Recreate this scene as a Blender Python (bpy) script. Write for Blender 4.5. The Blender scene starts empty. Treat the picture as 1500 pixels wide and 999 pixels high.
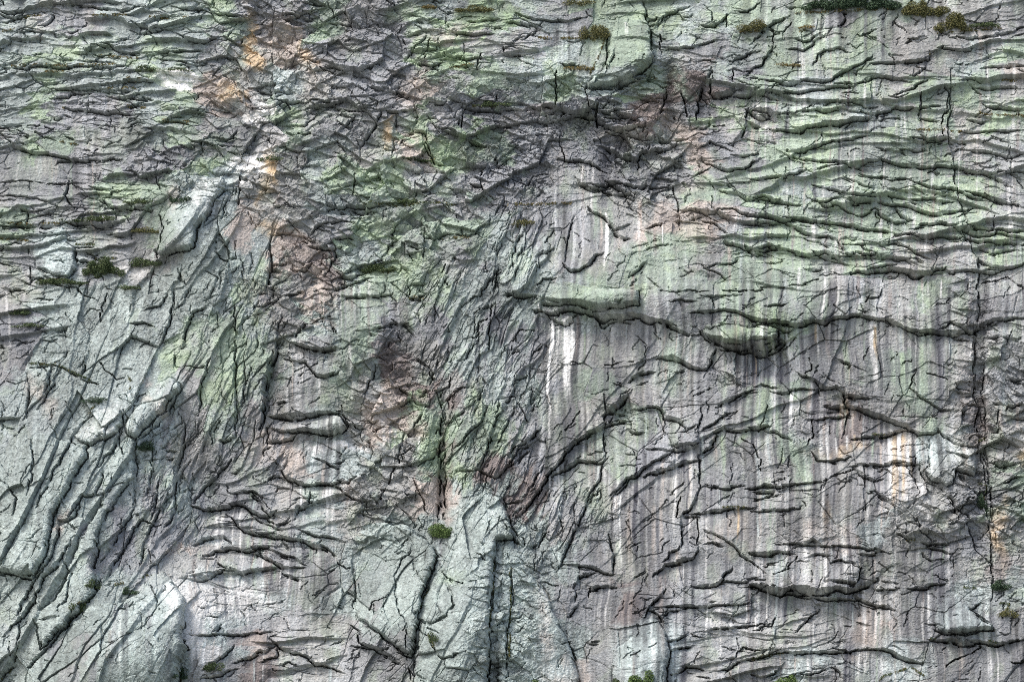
import bpy, math, random
import numpy as np
from mathutils import Vector

# ---------------------------------------------------------------- camera, light, exposure
scene = bpy.context.scene
C = scene.collection
R = math.radians
PHW, PHH = 1500.0, 999.0
LENS, SENSOR = 120.0, 36.0
CAM = np.array([0.0, -500.0, 60.0])
PITCH = R(8.0)
cam_d = bpy.data.cameras.new('camera')
cam = bpy.data.objects.new('camera', cam_d); C.objects.link(cam)
cam.location = CAM; cam.rotation_euler = (R(90) + PITCH, 0, 0)
cam_d.lens = LENS; cam_d.sensor_width = SENSOR; cam_d.clip_start = 1.0; cam_d.clip_end = 9000.0
scene.camera = cam

SUN_EL, SUN_AZ = R(52), R(226)          # azimuth clockwise from +Y (the wall faces -Y)
world = bpy.data.worlds.new('World'); scene.world = world; world.use_nodes = True
wn = world.node_tree; wn.nodes.clear()
sky = wn.nodes.new('ShaderNodeTexSky'); sky.sky_type = 'NISHITA'; sky.sun_disc = False
sky.sun_elevation = SUN_EL; sky.sun_rotation = SUN_AZ
sky.air_density = 1.0; sky.dust_density = 4.0; sky.ozone_density = 1.0
bg = wn.nodes.new('ShaderNodeBackground'); bg.inputs['Strength'].default_value = 0.1
wo = wn.nodes.new('ShaderNodeOutputWorld')
wn.links.new(sky.outputs[0], bg.inputs[0]); wn.links.new(bg.outputs[0], wo.inputs[0])
sd = bpy.data.lights.new('sun', 'SUN'); sd.energy = 1.35; sd.angle = R(16); sd.color = (1.0, 0.98, 0.945)
sun = bpy.data.objects.new('sun', sd); C.objects.link(sun)
sv = Vector((math.sin(SUN_AZ) * math.cos(SUN_EL), math.cos(SUN_AZ) * math.cos(SUN_EL), math.sin(SUN_EL)))
sun.rotation_euler = (-sv).to_track_quat('-Z', 'Y').to_euler()
scene.view_settings.view_transform = 'Standard'; scene.view_settings.look = 'None'
scene.view_settings.exposure = 1.1; scene.view_settings.gamma = 1.0
scene.view_settings.use_curve_mapping = False
scene.render.engine = 'CYCLES'; scene.cycles.filter_width = 0.9; scene.cycles.use_denoising = False

# ---------------------------------------------------------------- helpers
rng = np.random.RandomState(7)

TABLES = {}
def noise2(x, y, seed):
    """smooth value noise, about -1..1"""
    if seed not in TABLES:
        TABLES[seed] = np.random.RandomState(seed).rand(257, 257).astype(np.float32) * 2 - 1
        TABLES[seed][:, 256] = TABLES[seed][:, 0]; TABLES[seed][256, :] = TABLES[seed][0, :]
    t = TABLES[seed]
    xi = np.floor(x); yi = np.floor(y)
    fx = (x - xi).astype(np.float32); fy = (y - yi).astype(np.float32)
    fx = fx * fx * fx * (fx * (fx * 6 - 15) + 10); fy = fy * fy * fy * (fy * (fy * 6 - 15) + 10)
    xi = xi.astype(np.int64) & 255; yi = yi.astype(np.int64) & 255
    a = t[yi, xi]; b = t[yi, xi + 1]; c = t[yi + 1, xi]; d = t[yi + 1, xi + 1]
    u = a + (b - a) * fx
    return u + ((c + (d - c) * fx) - u) * fy

def fbm(x, y, seed, octaves=4, gain=0.5):
    s = np.zeros_like(x, dtype=np.float32); a = 1.0; tot = 0
    for o in range(octaves):
        s += a * noise2(x * 2 ** o + 17.3 * o, y * 2 ** o + 9.1 * o, seed + o); tot += a; a *= gain
    return s / tot

def smooth(e0, e1, v):
    t = np.clip((v - e0) / (e1 - e0), 0, 1); return t * t * (3 - 2 * t)

def hash1(i, seed):
    t = np.random.RandomState(seed).rand(4096).astype(np.float32)
    return t[np.asarray(i, dtype=np.int64) & 4095]

def facets(x, y, seed, tilt, off, warp=0.0):
    """angular blocks: nearest cell of a jittered grid, each a tilted plane with its own step"""
    rs = np.random.RandomState(seed)
    N = 256
    jx = rs.rand(N, N).astype(np.float32); jy = rs.rand(N, N).astype(np.float32)
    gx = (rs.rand(N, N).astype(np.float32) - .5) * 2 * tilt; gy = (rs.rand(N, N).astype(np.float32) - .5) * 2 * tilt
    of = (rs.rand(N, N).astype(np.float32) - .5) * 2 * off
    xi = np.floor(x).astype(np.int64); yi = np.floor(y).astype(np.int64)
    best = np.full(x.shape, 1e9, np.float32); sec = np.full(x.shape, 1e9, np.float32)
    h = np.zeros(x.shape, np.float32); tone = np.zeros(x.shape, np.float32)
    tn = rs.rand(N, N).astype(np.float32) * 2 - 1
    for dx in (-1, 0, 1):
        for dy in (-1, 0, 1):
            cx = (xi + dx) & (N - 1); cy = (yi + dy) & (N - 1)
            px = (x - (xi + dx + jx[cy, cx])).astype(np.float32); py = (y - (yi + dy + jy[cy, cx])).astype(np.float32)
            d = px * px + py * py
            m = d < best
            sec = np.where(m, best, np.minimum(sec, d))
            h = np.where(m, of[cy, cx] + gx[cy, cx] * px + gy[cy, cx] * py, h)
            tone = np.where(m, tn[cy, cx], tone)
            best = np.where(m, d, best)
    return h, np.sqrt(sec) - np.sqrt(best), tone

def strata(u, v, seed, lam, wob):
    """overlapping sheets: a nearly flat face leaning out to a crisp lip, then a steep underside and a thin slot"""
    w = v / lam + wob * fbm(u / (lam * 5), v / (lam * 3), seed, 4, 0.5)
    k = np.floor(w); f = (w - k).astype(np.float32)
    amp = 0.25 + 0.75 * hash1(k * 7 + np.floor(u / (lam * 9) + hash1(k, seed + 1) * 5), seed + 2)
    vis = smooth(-0.25, 0.35, noise2(u / (lam * 3.2) + k * 3.7, k * 1.3, seed + 3))
    px = 1.0 / lam
    under = np.clip((0.02 + 4.5 / (lam + 12) * hash1(k, seed + 5) + 0.06 * noise2(u / (lam * 1.1), k * 2.3, seed + 6)) * vis, 1.3 * px, 0.4)
    prof = np.where(f < 1 - under, (f / (1 - under)) ** 1.3, (1 - f) / under)
    slot = smooth(0.0, 0.6 * px, f) * smooth(2.4 * px, 0.9 * px, f) * hash1(k, seed + 4)
    return amp * vis * (prof - 0.45 * slot)

# ---------------------------------------------------------------- the wall grid, in photo pixels (0.1 m each)
def axis(lo, hi, mlo, mhi, step, far_lo, far_hi):
    a = list(np.arange(lo - mlo, hi + mhi, step))
    s = step; x = a[-1]
    while x < far_hi: s *= 1.13; x += s; a.append(x)
    s = step; x = a[0]; b = []
    while x > far_lo: s *= 1.13; x -= s; b.append(x)
    return np.array(b[::-1] + a)
STEP = 0.85
xs = axis(0, PHW, 95, 70, STEP, -900, 2400)
ys = axis(0, PHH, 80, 50, STEP, -700, 1850)
X, Y = np.meshgrid(xs, ys)
X = X.astype(np.float32); Y = Y.astype(np.float32)

def blob(cx, cy, rx, ry, ang=0.0, power=1.0, x=None, y=None):
    x = X if x is None else x; y = Y if y is None else y
    c, s = math.cos(R(ang)), math.sin(R(ang))
    dx = x - cx; dy = y - cy
    u = (dx * c - dy * s) / rx; v = (dx * s + dy * c) / ry      # ang counter-clockwise as seen
    return np.exp(-(u * u + v * v) ** power)

def grid_map(rows, cell, x, y, soft=0.3):
    """one weight field per letter, bilinear between cell centres"""
    n_r, n_c = len(rows), len(rows[0])
    assert all(len(r) == n_c for r in rows), [len(r) for r in rows]
    gx = np.clip(x / cell - 0.5, 0, n_c - 1.001); gy = np.clip(y / cell - 0.5, 0, n_r - 1.001)
    xi = gx.astype(int); yi = gy.astype(int); fx = (gx - xi).astype(np.float32); fy = (gy - yi).astype(np.float32)
    fx = smooth(0.5 - soft, 0.5 + soft, fx); fy = smooth(0.5 - soft, 0.5 + soft, fy)
    A = np.array([[ord(c) for c in r] for r in rows])
    out = {}
    for ch in sorted(set(''.join(rows))):
        m = (A == ord(ch)).astype(np.float32)
        out[ch] = (m[yi, xi] * (1 - fx) + m[yi, xi + 1] * fx) * (1 - fy) + (m[yi + 1, xi] * (1 - fx) + m[yi + 1, xi + 1] * fx) * fy
    return out

TEX = ["HHHJJJHHSHHSSSH",
       "HHHJJJJJJJHHHHH",
       "SHJJJJJJSJHHHHH",
       "HHPPJJJVSSHHHHH",
       "HPPVJSVVSSSSSSS",
       "PPPVSJVVSSSSSSJ",
       "PPVVSJVVSSSSSSJ",
       "PPVHHJPVVSSSSJJ",
       "PPPHSPPJSSSSSSH",
       "PPPSHPPJSSHHSSS"]
SAT, ALB, SMOOTH = 0.66, 1.03, False
# ---------------------------------------------------------------- the ledges and cracks of the face, surveyed tile by tile
# T x y: origin; then kind depth: points.  L lip above a recess, R left side stands proud, Q right side stands proud, C open crack
LINES = """
T 0 0
L2 120 165 190 180 330 185|L3 980 195 1040 225 1110 240 1180 215|L2 0 75 90 95 150 100|L2 0 55 130 70|L1.5 860 320 940 325 1050 350 1130 345
L1.5 850 280 1000 285 1130 280|L2 270 535 380 525 400 505 500 520|L1.5 270 340 400 330 620 350|C1 0 715 90 705 170 695 300 720 400 770
L3 20 760 90 820 150 835 250 840 410 880 530 890|L1.5 300 910 310 885 410 885|L2 350 590 500 600 600 620 760 635|L2 600 530 700 540 790 530 850 560
L2 730 130 820 160 840 175 1000 165|L2 400 30 620 60 800 40|L2 950 40 1100 55 1200 80 1340 110|L2 240 70 290 95 220 140|L1.5 560 250 640 260 760 300
L2 0 375 200 370 420 372 640 378|L2 690 450 830 455|L1.5 240 500 300 490 580 495 760 495|L2 880 675 980 675 1050 700|L2 630 470 720 500
T 370 0
L2.5 1090 180 1200 185 1320 185|L3 900 345 990 355 1030 345|L1 1090 365 1240 360|C1 990 190 940 330|L2 30 490 120 510 220 510|L1.5 400 360 540 400 640 440
L2 640 480 760 500 850 530|L1.5 640 550 700 570 680 610|L2 270 320 360 340|L2 1150 590 1300 590 1500 600|L2 0 600 110 590 180 565 300 555 460 570
L1.5 200 680 280 690 340 640|C1.5 1160 600 1150 720|L2.5 1200 770 1260 790|C1 370 370 500 440|L1.5 1180 130 1350 110|L2 420 130 520 120 560 90|L2 150 80 260 85 350 100
L2 170 30 330 20 400 40|L2 1030 320 1150 322 1250 320|C1 1250 290 1240 380|C1 1380 260 1380 350|L1.5 840 350 870 280 960 190|L2 740 620 900 590
R2 700 620 640 740 600 800|R2 560 640 470 740|R1.5 780 640 760 760 760 860|L2 460 150 540 155|L2 850 720 960 730 1000 860|L2 950 790 1020 900 1100 895|L1.5 450 590 560 600 640 620
T 740 0
L1.5 70 80 160 120 350 125 440 95|L1.5 0 130 60 120 150 150 240 195|L3 440 490 560 470 640 460 700 440 780 430|L4 160 580 280 590 400 615 500 640|L3 450 600 500 590 510 650 550 700
L2.5 555 655 650 640 740 650|L2.5 555 700 680 720 760 710|L2 560 730 680 740 760 760 900 770 1000 760|L4 510 800 600 830 660 860 720 875 740 840 850 830 940 800
L2.5 300 870 360 875 470 890 560 930|C1.5 300 700 310 790 330 880|R2.5 1120 390 1090 450 1040 560 1050 660|L4 1130 500 1190 510 1260 500|C2 1130 390 1130 500|C2 1260 390 1260 500
L3.5 1260 525 1320 520 1380 490|L3 1330 600 1400 640 1500 630|L1.5 840 130 880 70 980 40 1010 35|L1 870 270 1000 270 1100 240 1200 215|L2 1080 135 1150 140 1220 90
C1 770 60 790 170 800 330|C1 555 190 550 400|L1.5 1060 820 1130 770 1240 830|L2 1090 870 1140 910 1220 930 1310 920 1400 870|L1.5 1240 850 1330 850 1400 830
L1.5 1240 330 1300 310 1400 290|C1 850 190 860 330|C1 1215 90 1215 160|C1.5 440 480 445 600|R2 1330 580 1320 680 1250 790|C2 500 580 505 700|C1.5 280 400 285 600
L2 0 300 110 300 130 330|L2 300 350 400 350|L2 560 620 640 600 700 610|R1.5 600 280 570 360|R2 800 440 870 500 850 620|C2 960 520 1000 640
T 1100 0
L2 340 360 370 300 400 270 470 262 530 285|L2 470 150 500 110 490 70 570 55|L2 650 365 660 350 740 345 830 335 980 330|L3 150 510 280 505 400 480 560 480
L2.5 0 445 60 440 200 460 300 435 440 445 520 390 600 350 660 315|L2 460 465 570 465 640 430 700 415 820 430 870 455|L2 200 270 280 270 350 230 400 200|L2 250 220 330 220 370 190
L2 780 550 820 510 900 470 950 445|L3 180 620 330 605 460 600 560 610 680 625 800 600 1000 585 1040 590|L4 130 715 230 715 330 690 420 670 560 660 680 640
L3 200 830 290 820 350 795 470 770 640 745|L2 280 875 380 880 480 900|L3 380 930 440 915 500 900 600 920 640 880 720 870 830 890 1000 910 1100 920 1300 940 1500 950
L2 870 770 990 765 1100 760|L2 1170 815 1300 830 1430 860 1500 855|L2.5 1240 480 1400 475 1500 485|L2.5 1280 575 1380 590 1500 600|L2 1150 440 1210 430 1270 440|L2 1200 660 1290 665
L2 930 650 1030 665|C1 920 520 920 640|L2 1260 370 1340 365 1500 365|L2 1140 720 1300 725 1480 715|C1.5 1060 480 1090 520 1080 600 1050 680 1050 760|L2 1110 200 1250 205 1330 195 1400 180 1500 150
C1 790 125 850 160 840 240|L1.5 840 240 870 220 950 190|C1 120 280 135 180 100 150|L2 830 330 970 330 985 300|L2 980 280 1060 265 1210 265|L3 0 510 90 520 150 545
L4 0 600 90 605 140 640|L3 0 660 60 680|L1.5 510 575 590 575 630 590 690 590|L2 700 820 830 830 950 820|R2 0 240 120 120 200 90|L2 0 390 60 350 130 260|L1.5 760 545 800 555 850 530
L2 500 700 540 670 620 650|C1 200 830 250 870 280 875
T 0 250
C1 0 60 180 65 350 70 470 80|L1.5 0 140 120 140 260 160 340 210|L1.5 0 200 130 215 280 210|L2 80 190 150 215|L3 0 300 150 295 330 300|L4 340 290 500 290 640 300|L2.5 580 350 720 350
L3 580 210 700 205 830 210|L2.5 400 490 500 490|C1.5 870 240 900 330 880 400 860 480|R2 1180 160 1140 240 1110 310|R1.5 1270 100 1230 200 1210 260|C1.5 1310 30 1310 180
C1 1190 390 1180 450 1230 490 1290 480 1300 400|R2 1000 530 980 600 940 620 950 740|R1.5 1040 640 1010 710 960 750|R3 940 740 930 830 890 930|R3 1140 740 1060 770 1020 860 1000 970
R1.5 1130 560 1180 590 1140 690|C1 590 680 560 740 550 830|C1.5 220 600 430 650 450 680 540 710|R2 800 760 870 740 910 680|R2 1470 400 1470 660|C1.5 160 420 165 620
C1 1290 740 1290 970|L2 720 840 790 830 850 850|C1 430 660 480 610 550 580|L2 0 640 120 650|L2 380 400 410 420 500 430|L2 540 160 590 170 620 200|R1.5 150 220 140 290|R2 370 60 340 140 400 220
T 370 250
L3.5 410 210 450 190 550 185 600 185 700 180|L2 550 210 620 215 670 215|L1.5 320 360 350 310 420 290 480 285 560 295|L3 310 425 400 425 480 410|L2.5 450 370 530 355 550 375
L2.5 340 430 440 430|R2 440 430 440 500 400 570|L2 100 510 150 520 190 505|L2 220 530 280 545 310 520|L3.5 470 560 540 570 600 560|L2 340 650 450 640 570 600 650 590
L2.5 475 680 640 685 760 680|C1.5 860 600 860 690|L2.5 870 625 950 620|L2 865 695 950 690|L2.5 940 370 1000 360 1060 350 1190 370|R2 90 400 90 530 80 650|L3 100 520 150 550
C1.5 230 920 290 860 420 800|L4 240 950 330 965 450 975|R2.5 160 800 130 900 120 975|C1 440 890 430 840 480 930|L2 1400 680 1450 690 1500 690|L1.5 580 870 650 880 740 840 830 830 900 900
L3 1200 70 1260 85|C2 1260 0 1260 110|L1.5 730 460 740 400 790 380|L1.5 840 410 880 425 930 430|C1 560 20 550 130|R2 620 540 690 480 720 460|R2 1500 330 1430 400 1400 560
C1.5 1350 560 1310 750 1290 970|R1.5 1340 540 1240 680 1140 750|C1 940 320 940 480|L2 230 400 290 380 330 400|R1.5 270 200 310 250 200 190|L1.5 0 680 100 640 200 570|L1.5 0 760 150 690 280 660
T 740 250
L3 390 50 430 80 500 95 550 95|L2.5 540 110 600 130 660 120 700 155|L2.5 560 65 620 90 690 130|L3 460 200 520 225 570 280 610 320 640 315 670 300|L2.5 600 330 630 360 670 370
L2.5 780 320 830 305 870 285|L3 325 515 370 540 400 540 440 515 490 460 530 445|L2 680 580 720 550 770 510|L4 10 680 80 690 180 690|L3.5 180 705 230 730 330 740 430 755 560 765 620 735
L6 170 775 280 770 400 770 500 775 560 800 700 790 800 810 880 840 960 880 1010 900|L4 240 780 280 820 320 830 350 815 390 780|L3 520 790 550 830 600 820 640 810 690 830
L1.5 900 720 960 705 1050 715|L3 1020 780 1100 765 1200 755 1260 765 1340 795 1440 825 1500 830|L6 1070 890 1100 920 1150 935 1200 950 1260 960 1400 955 1500 930
C1 1080 850 1130 880 1180 850 1260 860|L1.5 1090 680 1180 690 1250 680|L1.5 1100 540 1160 515 1240 515 1280 490|L3 1210 390 1250 410 1320 435 1390 435 1500 425|C1 1310 430 1380 470
L2.5 1290 285 1400 285 1500 280|L2.5 1190 115 1300 130 1330 160 1450 165 1500 160|L2 1160 240 1180 215 1250 215 1340 245 1500 265|L1.5 980 220 1060 235 1130 260 1200 320
L2 1090 280 1150 300 1210 350|C1 760 655 900 660 1100 660 1400 655|R1.5 320 500 350 330 380 250|L2 160 640 200 600 270 590|C1 20 960 80 880 150 870|L2 390 75 660 75 700 80 900 82
R1.5 90 400 60 480 40 600|L2 170 480 200 460 260 440|C1 930 90 950 200 960 330
T 1100 250
L3 340 75 420 90 500 130 560 145 640 150 700 140 780 130 850 155 900 180|L5 520 155 580 170 660 175|L4 700 180 780 190 860 190 930 220 1000 230 1060 225 1180 215
L2.5 350 170 420 160 500 145|L3 380 180 470 190 530 210 580 250|L2 580 250 620 235 680 215|L2.5 690 220 750 250 800 280 860 270|L2 790 200 830 240 890 270|L1.5 600 10 640 30 700 40 760 55 880 40
L1.5 510 45 570 60 620 95 700 110|L3 870 50 950 75 1030 105 1100 100 1180 140 1280 160|L3.5 1180 120 1270 130 1350 160 1440 180 1490 215|L3 870 160 960 155 1100 170
L4 0 245 80 250 200 265 330 275 440 280 560 290 640 320 740 335 820 355|L3 70 260 180 265 260 320 350 350 430 355 480 385 510 440|L4 830 350 930 350 1050 355 1140 370
L2.5 870 320 950 290 1030 290 1100 310 1150 345|L3 0 435 100 415 160 430 250 450 350 460 400 445 470 470 530 510|L4 350 450 420 470 480 495|L3 510 455 600 460 700 470 790 495 870 490
L2 510 410 590 400 700 415 800 405 870 430 930 470 1000 500|L2 600 410 640 440 690 460|L2 300 370 370 380 420 430|L6 550 560 640 550 700 540 780 540 880 555 960 550 1050 540
L2 640 545 700 525 790 520|L3 1050 540 1100 560 1250 555 1350 545 1500 515|L3 1180 300 1240 310 1350 320 1500 330|L3.5 1160 330 1250 340 1380 340 1500 360|L3.5 1160 365 1280 375 1400 385 1500 390
L2 1250 400 1330 440 1400 430 1500 430|L2 1250 480 1320 530 1380 540|R2.5 1150 320 1170 390 1210 430 1240 500 1240 560|L5 0 800 60 820 150 840 260 835 380 825 470 810 550 795 620 800 680 815
L2.5 20 840 100 845 180 870 230 870|L4 620 795 700 815 770 820 850 850 920 880 1000 870 1080 880 1170 880 1230 880|L2.5 880 870 930 905 980 880
L3.5 1050 860 1100 830 1180 860 1220 880 1280 830 1340 805 1420 805 1500 815|L2 1290 910 1400 910 1480 915|L1.5 1080 880 1150 910 1210 930|L4 0 970 80 965 130 940 180 935|L1.5 90 750 190 740
C1 560 770 640 780|L2 300 530 400 540|L1.5 640 685 700 690 720 640|C1 0 655 170 650|C1 200 635 300 630 370 600|C1 1270 615 1350 605 1410 580 1440 610 1500 640|L3 0 150 100 145 200 175 260 190
R1.5 1410 0 1450 60 1490 110|L2 1300 10 1360 40 1430 90|L2 0 45 120 30 250 20 330 0
T 0 500
C1.5 160 130 260 130 350 160 460 220 540 240|R2 480 60 450 200|R2 280 150 240 290|R2 330 160 250 290 200 370|R2.5 500 400 440 450 390 520 370 600 300 720 230 850 210 920|L2 390 540 430 560 470 590
R2 650 480 620 600 570 640 545 700|C1 690 640 650 530 700 420|R3 980 270 960 300 930 380 860 440 800 500 740 560|R2.5 1290 0 1285 200 1285 540|R4 1490 60 1450 250 1425 480|R2 960 80 950 150
C1 960 150 1130 150|R2 160 530 180 600 170 750 160 850|R2 0 760 60 830 100 870 80 960|R2.5 1000 430 1000 600 970 700 960 800 930 970|L2 920 595 970 598|L2 920 655 960 640|R2 560 720 510 850
L2.5 370 970 410 900 460 850 560 845|R2 880 750 850 850 820 970|L3 1060 900 1150 910 1240 905 1300 890 1370 920 1430 950 1500 950|L2 1240 800 1270 840 1330 825 1390 830 1440 870 1490 920
L1.5 1280 710 1320 700|C1 1460 770 1500 740|L2.5 1210 540 1280 540|R3 1270 640 1200 720 1130 800 1060 880|R1.5 1040 650 960 780|C1 520 90 640 210 720 180|R2 740 580 750 680 720 900
R2 1150 100 1090 260 1080 400|R2 1360 200 1320 330|R1.5 820 550 830 700 800 860|R1.5 130 170 160 240 130 420
T 370 500
L3 240 10 330 30 400 40 480 42|L3 180 90 240 100 290 95 320 140 350 185 400 185 450 175 465 165|R4 140 0 90 150 70 270 40 480|R2 665 140 640 210 605 290|L7 110 400 220 400 330 390 470 380
L3 90 550 160 540 230 500|C1 80 470 80 560|C1.5 870 80 960 140 990 210|L2 1015 270 1070 250 1080 200|R2.5 1020 280 1030 400 1030 540 1040 600|R4 1020 560 1010 700 1020 975
Q4 1060 600 1060 700 1080 800 1060 975|R2 920 390 850 510|C1 810 690 800 630 870 580|L2 970 640 1020 600|C1 910 690 950 650 1000 640|L2.5 1130 710 1230 700 1260 710 1330 740 1400 690 1500 610
R2.5 1380 370 1330 420 1290 560 1250 700|R2 1290 350 1250 420 1180 500 1100 590|R2 1480 300 1400 430 1330 600|R2 1260 250 1200 350 1050 450|L3 130 660 170 720 240 760 300 780 400 790 500 760 560 740
L2 330 640 420 660 470 700|L2 60 780 110 740 150 730 220 760 270 770|L3 300 780 420 790 480 800 560 850 640 880|L3 0 840 40 880 90 940 130 930|L3 320 830 300 880 240 910 230 970
L1.5 140 330 200 330|C1 490 340 520 480|R1 780 890 860 960|C1 880 760 970 940|L1.5 880 290 910 340 960 345 975 290|L3 820 260 890 320|C1 490 390 580 480 720 470|R1.5 820 480 800 640
C1.5 780 700 740 800 700 860
T 740 500
L2 40 230 60 210 120 190|L3 690 220 700 190 750 165 810 165|L4 845 90 920 90 990 120 1050 140 1100 150|R3 1160 50 1100 150|L6 1200 40 1250 25 1320 35 1440 35 1500 0
L6 545 400 580 370 620 330 680 280|L3.5 390 550 440 510 500 490 540 460 590 430 680 430|R5 530 480 400 540 360 560 300 650 240 720 170 830 70 950|L3.5 260 745 310 700 350 670 410 645 480 655 520 660 550 640
R2 540 300 540 480 540 640|R2 530 660 500 760 440 870 420 960|L3 710 360 790 355 860 370 890 410 960 430 1000 470 1010 500|L2 670 470 700 500 760 500|L2 780 590 850 590 910 600
L4 910 570 980 570 1060 555|L3 910 600 980 590 1060 575|L3.5 580 840 660 750 700 740 800 680 870 630 920 600|L4 770 740 850 710 920 690 980 650 1060 645|R2.5 1065 370 1060 480 1060 640 1065 820
R4 1065 620 1110 570 1160 520|L2.5 1070 500 1130 460 1200 400 1240 390|L3 1160 360 1200 330 1260 300 1370 260|L2.5 1130 520 1200 480 1290 485 1380 465 1450 462|C1.5 1300 530 1370 570 1400 640 1390 770
L2 1110 790 1250 790 1310 790|L2 1330 810 1400 800 1500 790|L2 1370 870 1440 850 1500 840|L3 970 960 1010 920 1060 830|L3 1020 940 1100 930 1200 920 1350 915|R2.5 5 690 80 590 150 520 190 490
R2 0 640 90 560 180 500|R2 0 880 80 870 120 820 200 700|L1.5 450 890 480 840 520 810|C1 550 130 650 115 710 120|L2 690 740 640 800 580 860|C1.5 960 860 950 970
L2 1380 240 1420 230 1500 250|R1.5 960 500 1050 460|C1 0 340 60 300 130 430
T 1100 500
L6 0 35 60 50 120 40 180 5|L4 260 170 340 200 400 240 470 260 510 300 600 315 660 310|L6 510 290 520 330 570 355 650 380 720 400 800 440 870 460 900 490|L3 410 350 460 340 540 350
C1 870 170 910 160 870 235|L2 870 240 920 290 970 330 1040 370 1110 375|L3 900 490 960 500 1020 500|C1 970 170 1070 200 1150 250 1210 270|L2 120 270 200 275 270 260 350 260|L4 0 465 90 462
L1.5 90 490 140 490 210 540|L2.5 550 520 650 510 750 510 830 490 900 490|L2 340 600 380 650 450 660 540 640|L2.5 530 690 600 680 700 680 780 665 930 670|L3 560 700 620 730 680 760 720 750
L3 930 670 940 710 990 760 1050 790|L2.5 690 830 720 850 760 870 800 900|R2 850 680 880 740 920 830|R2 1120 710 1180 790 1240 870|L3 1050 790 1110 850 1130 930 1150 970|L2 0 810 80 790 240 785 390 770
L3 20 830 130 815 120 850 60 870|L2 0 930 130 920 270 920|C1 400 760 450 740 560 710|R3 1220 0 1220 200 1210 300 1240 370 1230 480 1260 560|Q3 1290 100 1280 300 1310 400 1290 560
L3 1220 270 1170 300|L2.5 1330 330 1400 350 1430 360 1500 330|L2 1410 185 1500 200|L3 1310 660 1350 650 1430 665 1500 660|L2 1240 590 1150 560 1060 520 1030 490|C1 320 90 340 150 300 170
L3 1390 770 1450 740 1490 745|C1 1360 390 1360 540|C1 610 740 640 830 690 830|R1.5 620 700 620 970|L2.5 350 430 430 400 530 395|L2 480 100 560 130 540 160|R2 1270 600 1290 800 1330 970
R1.5 540 360 520 440 500 530|C1.5 340 440 340 520 300 570
T 0 739
L3.5 0 375 60 380 120 395 180 400 240 350|R4 430 0 400 70 330 85 310 200 290 290 250 350|R4 390 220 340 300 290 350 240 400 220 460 150 560 90 630 20 720|R3 250 360 200 400 130 500 90 600
R2 350 300 385 370 370 460 360 520 310 590|L2 240 630 320 628|R2 90 650 110 700 60 870 0 960|R4 390 590 310 720 220 820 160 880|R3 530 160 500 330 540 440|R3.5 830 0 700 170 560 420
R3 720 30 650 150 590 230 550 300|R2.5 870 0 790 200 770 330|R2.5 960 0 900 130|L2.5 1050 0 1150 15 1240 10 1320 0 1380 30 1440 60 1500 65|L3 1250 50 1290 100 1340 140 1400 155 1500 155
L3 1070 210 1120 180 1230 175 1260 210|L4 1120 275 1180 245 1260 235 1370 245 1470 230|L2.5 1370 250 1430 270 1500 310|L2.5 1190 310 1230 340 1290 360
L3 1000 400 1100 395 1170 380 1230 365 1330 365 1420 345 1500 345|L2 1040 705 1170 705 1280 710 1400 700 1500 695|L3 1180 690 1210 660|L3 1290 860 1400 800 1500 780|L2.5 1110 900 1200 830 1280 770
L2 1100 960 1200 930 1300 900
T 370 739
L4 0 160 90 165 200 175 320 195 400 240 450 280|L3 0 235 90 235 160 270 270 300 300 320|L3 40 250 130 320 200 340 290 340|L2.5 160 370 200 385 270 405|L2.5 260 140 330 160 460 190 510 200
R2.5 880 230 840 280 810 310 800 360 770 400 780 480 800 600 840 680|C1 470 320 520 355 545 350|R2 550 260 550 500 540 560|L3.5 550 660 600 700 610 760 680 785 740 780
L5 555 775 620 775 700 790 750 820 800 860|L3 100 740 160 780 230 800 300 830 340 870 430 880 490 920|L2 130 790 130 830 30 860|C1 960 680 1080 750|R3 960 440 920 530 880 620
L2 910 380 950 440|L2 1230 280 1290 310|R2.5 1350 140 1330 300 1320 500 1300 700 1295 970|R4 1420 350 1410 500 1390 720 1390 970|L3 980 760 1010 820 1050 855 1100 840 1160 810|C1 910 680 960 740
C1.5 840 700 860 960|L2 850 860 880 920 960 960|L1.5 1250 790 1290 795|L2 200 90 130 110 60 60|L2 0 60 80 100 170 140
T 740 739
L3 350 325 420 325 480 340 540 375 600 375|R2.5 440 0 400 100 370 150 310 280 300 340|L3 370 450 400 390 440 375 480 380|R2 370 450 380 520|L3 465 460 500 440 570 430 610 450|C1.5 465 450 460 520
R2 560 170 580 250 600 370|R2.5 965 70 965 240|L4 820 385 870 330 920 320 980 300 1030 280 1060 230|L3 870 310 900 270 960 245|R3 880 465 830 520 780 570 765 610
L3 830 570 900 560 1000 550 1120 550 1200 545 1330 530|L2.5 790 580 830 600 870 640|L2 860 610 900 590 970 580|L2 1110 690 1200 670 1300 665 1380 650 1450 640|L5 1350 450 1420 450 1500 455
L3 1020 450 1100 440 1170 420 1240 350|L2 1170 415 1300 415 1420 410|L3 1350 270 1430 265 1500 265|L2 1100 140 1160 160 1200 190 1290 270 1360 310 1420 380|L2.5 900 750 960 720 1000 700
L2.5 900 800 960 780 1030 770|L3 920 930 990 880 1050 880 1080 900|L2.5 1130 920 1250 880 1350 840 1500 800|L1.5 450 750 510 750|L1.5 1180 850 1250 840 1300 780 1400 790
C1 980 70 1060 60 1060 220|L1.5 1100 210 1140 200 1190 230|R1.5 200 170 130 240|L2.5 0 110 60 200 100 230|R2 350 600 400 540|C1.5 30 120 100 190 110 230
T 1100 739
L7 0 450 100 450 250 460 400 460 560 465 640 440 680 410|L5 100 465 250 475 450 510 600 520|L3 590 510 640 535 690 550 760 555 780 570|L3 680 465 740 465 800 455|L2.5 860 450 930 440 1000 430 1070 425
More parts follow.
